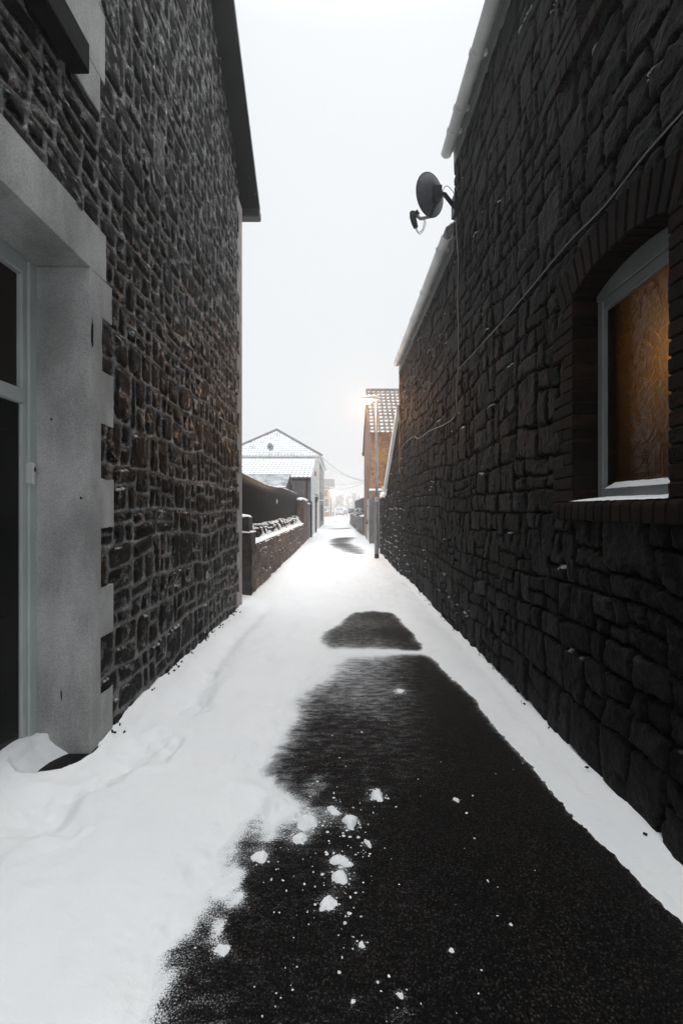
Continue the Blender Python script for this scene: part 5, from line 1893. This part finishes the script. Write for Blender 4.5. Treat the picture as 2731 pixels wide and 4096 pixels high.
fc = bpy.data.curves.new('digit', 'FONT')
fc.body = '1'
fc.size = 0.14
fc.align_x = 'CENTER'
fc.align_y = 'CENTER'
fc.extrude = 0.0015
fc.offset = 0.004
ft_ = bpy.data.objects.new('digit_text', fc)
fme = bpy.data.meshes.new_from_object(ft_)
fme.materials.clear()
fme.materials.append(M['ink'])
bpy.data.objects.remove(ft_)
fo_ = bpy.data.objects.new('digit', fme)
link(fo_, pt)
fo_.location = (LX - 0.005, LY - 0.0545, 1.852)
fo_.rotation_euler = (R(90), 0, 0)


def lamp_head(root, x, y, z, s=1.0):
    def ring(cx, hw, zb, zt, n=14):
        return [Vector((cx, y + hw * math.cos(a), z + (zt if math.sin(a) > 0 else -zb) * abs(math.sin(a)) ** 0.8)) for a in np.linspace(0, 2 * math.pi, n, endpoint=False)]
    m = MB()
    m.loft([ring(x + 0.10 * s, 0.03, 0.03, 0.03), ring(x + 0.08 * s, 0.09, 0.05, 0.05), ring(x - 0.05 * s, 0.12, 0.03, 0.09), ring(x - 0.25 * s, 0.13, 0.015, 0.10), ring(x - 0.42 * s, 0.11, 0.01, 0.08), ring(x - 0.50 * s, 0.04, 0.01, 0.03)])
    hd = m.build('lamp_head', M['steel'], root, smooth=True)
    m = MB()
    m.blob((x - 0.30 * s, y, z - 0.01), 0.20 * s, 0.11, 0.11, 0, 0.0, 20, 12)
    m.build('bowl', M['lamp'], root, smooth=True)
    m = MB()
    m.blob((x - 0.2 * s, y, z + 0.09), 0.24 * s, 0.09, 0.035, 3, 0.15, 16, 8)
    m.build('snow_cap', M['snow'], hd, smooth=True)


lamp_head(lp, LX, LY, 4.90)
pl_ = bpy.data.lights.new('street_lamp_light', 'POINT')
pl_.energy = 180
pl_.color = (1.0, 0.50, 0.20)
pl_.shadow_soft_size = 0.12
po = bpy.data.objects.new('street_lamp_light', pl_)
C.objects.link(po)
po.location = (LX - 0.36, LY, 4.70)

# the two farther lamps
for (x, y, hgt, lab) in ((-1.52, 87.0, 4.95, 'brown street lamp across the road in front of the red brick terrace'),
                         (3.85, 160.0, 4.8, 'farthest street lamp glowing against the misty trees')):
    r_ = thing('street_lamp', lab, 'street lamp', (x, y, 0), 'lit street lamps')
    m = MB()
    m.tube([(x, y, -0.1), (x, y, 1.2), (x, y, hgt)], [0.11, 0.09, 0.07], 10)
    m.build('post', M['rust'], r_, smooth=True)
    m = MB()
    m.blob((x + 0.2, y, hgt), 0.42, 0.18, 0.30, 0, 0.0, 14, 8)
    m.build('bowl', M['lampfar'], r_, smooth=True)
    m = MB()
    m.blob((x + 0.15, y, hgt + 0.3), 0.40, 0.16, 0.07, 0, 0.05, 12, 8)
    m.build('lamp_head', M['steel'], r_, smooth=True)
    l_ = bpy.data.lights.new('far_lamp_light', 'POINT')
    l_.energy = 500
    l_.color = (1.0, 0.6, 0.3)
    l_.shadow_soft_size = 0.3
    lo_ = bpy.data.objects.new('far_lamp_light', l_)
    C.objects.link(lo_)
    lo_.location = (x + 0.2, y - 0.5, hgt - 0.45)

# ================================================================== FAR RIGHT WALL, FENCE, IVY
def skew_box(mb, y0, y1, xa, xb, t, z0, za, zb):
    mb.hexa([(xa, y0, z0), (xa + t, y0, z0), (xb + t, y1, z0), (xb, y1, z0), (xa, y0, za), (xa + t, y0, za), (xb + t, y1, zb), (xb, y1, zb)])


rw = thing('garden_wall', 'long low dark rubble wall with ivy on top past the brick house', 'wall', (1.3, 38, 0))
m = MB()
skew_box(m, 25.92, 50.0, 1.36, 1.20, 0.4, -0.2, 1.14, 1.14)
m.build('wall', M['rubble_d'], rw)
m = MB()
for q in range(60):
    y = 26.2 + q * 0.4
    m.blob((1.50 - (y - 26) / 24 * 0.16, y, 1.15), 0.22, 0.26, 0.05 + 0.02 * math.sin(q * 1.9), q, 0.25, 10, 6)
m.build('snow_cap', M['snow'], rw, smooth=True)
bf = thing('board_fence', 'tall black board fence standing behind the low ivy topped wall', 'fence', (1.8, 34, 0))
m = MB()
y = 26.1
while y < 43:
    xx = 1.70 - (y - 26) / 17 * 0.20
    m.box(xx, xx + 0.03, y, y + 0.19, 0.1, 2.33 + 0.03 * math.sin(y * 3))
    y += 0.2
m.box(1.52, 3.0, 43.0, 43.05, 0.1, 2.30)
m.build('boards', M['black'], bf)
m = MB()
m.tube([(1.72 - (y - 26) / 17 * 0.20, y, 2.36 + 0.03 * math.sin(y * 3)) for y in np.arange(26.1, 43, 0.5)], 0.03, 6)
m.build('snow_cap', M['snow'], bf, smooth=True)


def leaf_clump(mb, c, r, n, size, rr, cols, flat=1.0):
    for _ in range(n):
        d = Vector((rr.gauss(0, 1), rr.gauss(0, 1), rr.gauss(0, 1) * flat))
        d = d.normalized() * r * rr.random() ** 0.45
        p = Vector(c) + d
        a = Vector((rr.gauss(0, 1), rr.gauss(0, 1), rr.gauss(0, 1))).normalized()
        b = a.cross(Vector((rr.gauss(0, 1), rr.gauss(0, 1), rr.gauss(0, 1)))).normalized()
        s = size * rr.uniform(0.6, 1.4)
        mb.add([p - a * s, p + b * s * 0.6, p + a * s, p - b * s * 0.6], [(0, 1, 2, 3)], cols[0] if rr.random() > cols[2] else cols[1])


ri = random.Random(9)
for y0, y1, n, lab in ((27, 36, 26, 'snow dusted ivy mound on the wall nearest the brick house'), (42.5, 50.2, 26, 'snow dusted ivy spilling over the far end of the low wall')):
    m = MB()
    for q in range(n):
        y = ri.uniform(y0, y1)
        leaf_clump(m, (1.38 - (y - 26) / 24 * 0.16 + ri.uniform(-0.05, 0.25), y, 1.2 + abs(ri.gauss(0, 0.14))), 0.30, 60, 0.06, ri, ((0.035, 0.05, 0.04), (0.75, 0.77, 0.8), 0.4), 0.8)
    tag(m.build('ivy', M['leaf']), lab, 'ivy', 'ivy on the far garden wall')
m = MB()
for q in range(60):
    y = ri.uniform(26, 49)
    leaf_clump(m, (1.34 - (y - 26) / 24 * 0.16, y, ri.uniform(0.05, 0.3)), 0.10, 8, 0.045, ri, ((0.05, 0.05, 0.04), (0.6, 0.6, 0.6), 0.2))
kind(m.build('weeds', M['leaf']), 'stuff')

# ================================================================== ACROSS THE STREET
tr_ = thing('brick_terrace', 'red brick terraced house across the street half hidden in falling snow', 'house', (-6, 104, 0))
m = MB()
m.box(-14, -2.05, 100.0, 108, -0.2, 6.6)
m.build('wall', M['brick_far'], tr_)
m = MB()
m.box(-2.049, -1.15, 100.4, 108, -0.2, 6.5)
m.build('rendered_wall', M['whitewall'], tr_)
m = MB()
m.prism([(99.7, 6.55), (104, 8.3), (108.3, 6.55), (108.3, 6.7), (104, 8.5), (99.7, 6.7)], 'x', -14.1, -1.0)
m.build('roof', M['hip'], tr_)
m = MB()
m.box(-14, -1.05, 99.75, 99.95, 6.42, 6.56)
m.build('gutter', M['white'], tr_)
far_window(tr_, ('y', 100.0), -2.75, 0.75, 1.5, 4.35, True)
far_window(tr_, ('y', 100.0), -4.1, 1.5, 1.5, 4.35, True)
far_window(tr_, ('y', 100.0), -2.72, 0.85, 1.7, 2.2, True, glass='grey_glass')
m = MB()
m.box(-6.0, -2.15, 98.9, 99.99, -0.1, 1.75)
bay = m.build('bay', M['whitewall'], tr_)
m = MB()
for c in (-5.3, -4.2, -3.1):
    m.box(c - 0.42, c + 0.42, 98.88, 98.899, 0.65, 1.6)
m.build('pane', M['grey_glass'], bay)
m = MB()
m.box(-6.2, -1.6, 98.6, 99.99, 1.75, 1.95)
cn = m.build('canopy', M['hip'], tr_)
m = MB()
m.box(-6.2, -1.6, 98.6, 99.98, 1.952, 2.08)
m.build('snow_cap', M['snow'], cn, bevel=0.04)

fw = thing('front_wall', 'low brown brick garden wall with a snow cap before the terrace', 'wall', (-4, 95, 0))
m = MB()
m.box(-9, -2.95, 95, 95.3, -0.2, 0.75)
m.box(-2.95, -2.0, 94.9, 95.4, -0.2, 1.05)
m.build('wall', M['brick_far'], fw)
m = MB()
m.box(-9, -2.95, 94.96, 95.34, 0.752, 0.84)
m.blob((-2.48, 95.15, 1.05), 0.52, 0.3, 0.13, 2, 0.1)
m.build('snow_cap', M['snow'], fw, smooth=True)
wb = thing('wheelie_bin', 'dark wheelie bin with a snowy lid beside the far white van', 'bin', (-1.17, 95.5, 0))
m = MB()
m.loft([[Vector((-1.17 + sx * w, 95.5 + sy * w * 1.1, z)) for sx, sy in ((-1, -1), (1, -1), (1, 1), (-1, 1))] for w, z in ((0.24, 0.08), (0.30, 1.0), (0.32, 1.02), (0.32, 1.08))])
m.build('body', M['steel'], wb)
for sx in (-0.2, 0.2):
    m = MB()
    m.tube([(-1.17 + sx - 0.03, 95.8, 0.1), (-1.17 + sx + 0.03, 95.8, 0.1)], 0.1, 12)
    m.build('wheel', M['rubber'], wb)
m = MB()
m.blob((-1.17, 95.5, 1.08), 0.34, 0.36, 0.09, 1, 0.05)
m.build('lid_snow', M['snow'], wb, smooth=True)


def vehicle(name, label, cat, x, y, secs, win_rear, roof_snow, wheel_r, wheel_y, hw, paint):
    """secs: list of (dy, half width low, half width top, z bottom, z belt, z top)"""
    v_ = thing(name, label, cat, (x, y, 0))
    rings = []
    for dy, w0, w1, zb, zm, zt in secs:
        rings.append([Vector(p) for p in ((x - w0 * 0.96, y + dy, zb), (x + w0 * 0.96, y + dy, zb), (x + w0, y + dy, (zb + zm) / 2), (x + w0, y + dy, zm), (x + w1, y + dy, zt - 0.10),
                                          (x + w1 - 0.12, y + dy, zt), (x - w1 + 0.12, y + dy, zt), (x - w1, y + dy, zt - 0.10), (x - w0, y + dy, zm), (x - w0, y + dy, (zb + zm) / 2))])
    m = MB()
    m.loft(rings)
    m.build('body', paint, v_, bevel=0.025, seg=2)
    for (a0, a1, q0, q1) in win_rear:
        m = MB()
        m.box(x + a0, x + a1, y - 0.035, y + 0.03, q0, q1)
        m.build('window', M['plateyel' if False else 'brown_far'], v_, bevel=0.01)
    m = MB()
    m.box(x - hw * 0.97, x + hw * 0.97, y - 0.10, y + 0.12, 0.33, 0.60)
    m.build('bumper', M['rubber'], v_, bevel=0.03)
    m = MB()
    m.box(x - hw * 0.72, x - hw * 0.12, y - 0.05, y + 0.0, 0.80, 0.93)
    m.build('number_plate', M['plateyel'], v_)
    for sx in (-1, 1):
        m = MB()
        m.box(x + sx * hw * 0.98 - 0.09, x + sx * hw * 0.98 + 0.02, y - 0.03, y + 0.1, 0.75, 1.15)
        m.build('tail_light', M['red'], v_)
    for wy in wheel_y:
        for sx in (-1, 1):
            m = MB()
            m.tube([(x + sx * (hw - 0.2), y + wy, wheel_r), (x + sx * (hw + 0.01), y + wy, wheel_r)], wheel_r, 18)
            wl = m.build('wheel', M['rubber'], v_)
            m = MB()
            m.tube([(x + sx * (hw + 0.011), y + wy, wheel_r), (x + sx * (hw + 0.02), y + wy, wheel_r)], wheel_r * 0.6, 14)
            m.build('rim', M['steel'], wl)
    if roof_snow:
        a, b, zt, w_ = roof_snow
        m = MB()
        m.blob((x, y + (a + b) / 2, zt), w_, (b - a) / 2, 0.09, 2, 0.05, 16, 8, 0.1)
        m.build('snow_cap', M['snow'], v_, smooth=True)
    return v_


M['brown_far'] = plain('dull_rear_window', (0.16, 0.12, 0.09), 0.3, 0.2, 3, 0.0)
M['carpaint'] = plain('grey_car_paint', (0.35, 0.37, 0.39), 0.35, 0.1, 3, 0.0, spec=0.5)
vehicle('parked_van', 'white van parked facing away beyond the road, snow on its roof', 'van', 0.22, 104.0,
        [(0.0, 0.93, 0.78, 0.34, 1.25, 2.16), (1.2, 0.95, 0.82, 0.30, 1.25, 2.22), (3.2, 0.95, 0.80, 0.30, 1.2, 2.15), (4.0, 0.94, 0.72, 0.30, 1.12, 1.35), (4.75, 0.88, 0.70, 0.34, 0.8, 1.0)],
        [(-0.66, -0.12, 1.42, 1.68), (0.10, 0.64, 1.46, 1.72)], (0.05, 3.2, 2.2, 0.70), 0.33, (0.75, 3.75), 0.95, M['vanpaint'])
vehicle('parked_car', 'pale snow covered car parked just in front of the white van', 'car', 1.25, 110.5,
        [(0.0, 0.80, 0.62, 0.34, 0.9, 1.2), (0.5, 0.85, 0.66, 0.28, 0.92, 1.46), (2.0, 0.86, 0.66, 0.28, 0.92, 1.46), (2.8, 0.85, 0.70, 0.28, 0.85, 0.98), (3.9, 0.78, 0.66, 0.32, 0.65, 0.78)],
        [(-0.5, 0.5, 0.95, 1.12)], (0.4, 2.2, 1.46, 0.6), 0.30, (0.65, 3.1), 0.86, M['carpaint'])

# overhead cables
def sag(a, b, s, n=24):
    a, b = Vector(a), Vector(b)
    return [a.lerp(b, t) - Vector((0, 0, s * 4 * t * (1 - t))) for t in np.linspace(0, 1, n)]


for a, b, s, r_, lab in (((-1.30, 35.2, 5.62), (1.40, 25.95, 3.15), 0.28, 0.010, 'thickest overhead cable, sagging from the hipped roof corner to the brick house'),
                         ((-1.30, 40.0, 5.5), (1.40, 25.95, 3.25), 0.25, 0.005, 'thin overhead cable just above the thick sagging one'),
                         ((-1.25, 46.4, 4.1), (1.42, 25.95, 3.12), 0.10, 0.006, 'lower overhead cable crossing almost level to the brick house'),
                         ((-1.9, 99.9, 6.5), (1.42, 25.95, 3.05), 0.5, 0.008, 'overhead cable slanting up from the far terrace to the brick house')):
    m = MB()
    m.tube(sag(a, b, s), r_, 5)
    tag(m.build('overhead_cable', M['cable_b']), lab, 'cable', 'cables across the alley')

# misty bare wood behind everything
rt = random.Random(17)
m = MB()
for q in range(420):
    x = rt.uniform(-60, 70)
    y = rt.uniform(190, 240)
    top = 6.3 + 1.1 * math.sin(x * 0.33) + 0.8 * math.sin(x * 0.9 + 1) + rt.uniform(-0.8, 0.8) + (y - 190) * 0.03
    m.tube([(x, y, -0.1), (x + rt.uniform(-0.3, 0.3), y, top * 0.7), (x + rt.uniform(-.6, .6), y, top)], [0.16, 0.10, 0.02], 5)
    for k in range(26):
        z = top * rt.uniform(0.25, 1.0)
        an = rt.uniform(0, 6.28)
        w = rt.uniform(0.5, 1.5) * (1.2 - z / top * 0.7)
        p = Vector((x, y, z))
        e = p + Vector((math.cos(an) * w, math.sin(an) * w, rt.uniform(0.1, 0.9) * w))
        e.z = min(e.z, top + 0.2)
        n_ = Vector((rt.uniform(-1, 1), rt.uniform(-1, 1), rt.uniform(-1, 1))) * 0.22
        m.add([p, e - n_, e + Vector((0.1, 0, 0.1)), e + n_], [(0, 1, 2, 3)])
kind(m.build('wood', M['twig']), 'stuff')

# falling flakes
m = MB()
rf_ = random.Random(123)
for q in range(5200):
    Yf = 4.0 + 46 * rf_.random() ** 0.8
    lim = 1.35
    x = rf_.uniform(-lim, lim)
    z = rf_.uniform(0.1, 6.5)
    r_ = rf_.uniform(0.002, 0.0045)
    c = Vector((x, Yf, z))
    a = Vector((rf_.gauss(0, 1), rf_.gauss(0, 1), rf_.gauss(0, 1))).normalized() * r_
    b = a.cross(Vector((rf_.gauss(0, 1), 1, rf_.gauss(0, 1)))).normalized() * r_
    c_ = a.cross(b).normalized() * r_
    m.add([c + a, c + b, c - a, c - b, c + c_, c - c_], [(0, 1, 4), (1, 2, 4), (2, 3, 4), (3, 0, 4), (1, 0, 5), (2, 1, 5), (3, 2, 5), (0, 3, 5)])
kind(m.build('falling_snow', M['snow']), 'stuff')

# ================================================================== AIR, SKY, SUN, CAMERA
m = MB()
m.box(-430, 430, -70, 430, -1.2, 9.8)
hz = m.build('haze', M['snow'])
hm = bpy.data.materials.new('snowy_air')
hm.use_nodes = True
hn = hm.node_tree
hn.nodes.clear()
ho = hn.nodes.new('ShaderNodeOutputMaterial')
hv = hn.nodes.new('ShaderNodeVolumePrincipled')
hv.inputs['Color'].default_value = (0.97, 0.975, 0.985, 1)
hv.inputs['Density'].default_value = 0.0052
hv.inputs['Anisotropy'].default_value = 0.85
hn.links.new(hv.outputs[0], ho.inputs['Volume'])
hz.data.materials.clear()
hz.data.materials.append(hm)
kind(hz, 'stuff')

w = bpy.data.worlds.new("World")
scene.world = w
w.use_nodes = True
nt = w.node_tree
bg = nt.nodes['Background']
SUN_EL, SUN_AZ = R(74), R(20)
sky = nt.nodes.new('ShaderNodeTexSky')
sky.sky_type = 'NISHITA'
sky.sun_disc = False
sky.sun_elevation = SUN_EL
sky.sun_rotation = SUN_AZ
sky.dust_density = 8
sky.air_density = 2
hs = nt.nodes.new('ShaderNodeHueSaturation')
hs.inputs['Saturation'].default_value = 0.25
nt.links.new(sky.outputs[0], hs.inputs['Color'])
# thick snow cloud in front of that sky: evenly bright low down, brighter overhead
tc = nt.nodes.new('ShaderNodeTexCoord')
sp = nt.nodes.new('ShaderNodeSeparateXYZ')
nt.links.new(tc.outputs['Generated'], sp.inputs[0])
mr = nt.nodes.new('ShaderNodeMapRange')
mr.interpolation_type = 'SMOOTHSTEP'
mr.inputs['From Min'].default_value = 0.72
mr.inputs['From Max'].default_value = 0.97
mr.inputs['To Min'].default_value = 9.5
mr.inputs['To Max'].default_value = 38.0
nt.links.new(sp.outputs['Z'], mr.inputs['Value'])
cl = nt.nodes.new('ShaderNodeVectorMath')
cl.operation = 'SCALE'
cl.inputs[0].default_value = (0.968, 0.998, 1.022)
nt.links.new(mr.outputs[0], cl.inputs['Scale'])
mx = nt.nodes.new('ShaderNodeMix')
mx.data_type = 'RGBA'
mx.inputs[0].default_value = 0.93
nt.links.new(hs.outputs[0], mx.inputs[6])
nt.links.new(cl.outputs[0], mx.inputs[7])
nt.links.new(mx.outputs[2], bg.inputs['Color'])
bg.inputs['Strength'].default_value = 0.1

sl_ = bpy.data.lights.new('sun', 'SUN')
sl_.energy = 0.5
sl_.angle = R(50)
sl_.color = (1.0, 0.985, 0.96)
so = bpy.data.objects.new('sun', sl_)
C.objects.link(so)
dv = Vector((math.sin(SUN_AZ) * math.cos(SUN_EL), math.cos(SUN_AZ) * math.cos(SUN_EL), math.sin(SUN_EL)))
so.rotation_euler = dv.to_track_quat('Z', 'Y').to_euler()
so.location = (0, 0, 40)

cam = bpy.data.cameras.new('camera')
cam.sensor_fit = 'VERTICAL'
cam.sensor_height = 36.0
cam.lens = F / 2352.0 * 36.0
cam.shift_x = 6.0 / 2352.0
cam.shift_y = -6.0 / 2352.0
cam.clip_start = 0.05
cam.clip_end = 2000
co = bpy.data.objects.new('camera', cam)
C.objects.link(co)
co.location = (0, 0, EYE)
co.rotation_euler = (R(90), 0, 0)
scene.camera = co
scene.view_settings.view_transform = 'Standard'
scene.view_settings.look = 'None'
scene.view_settings.exposure = 0
scene.view_settings.gamma = 1
scene.render.engine = 'CYCLES'
cy = scene.cycles
cy.max_bounces = 8
cy.diffuse_bounces = 4
cy.volume_bounces = 2
cy.use_denoising = True
cy.denoising_input_passes = 'RGB_ALBEDO_NORMAL'
cy.denoising_prefilter = 'ACCURATE'
cy.use_adaptive_sampling = False
cy.denoiser = 'OPENIMAGEDENOISE'
cy.sample_clamp_indirect = 6
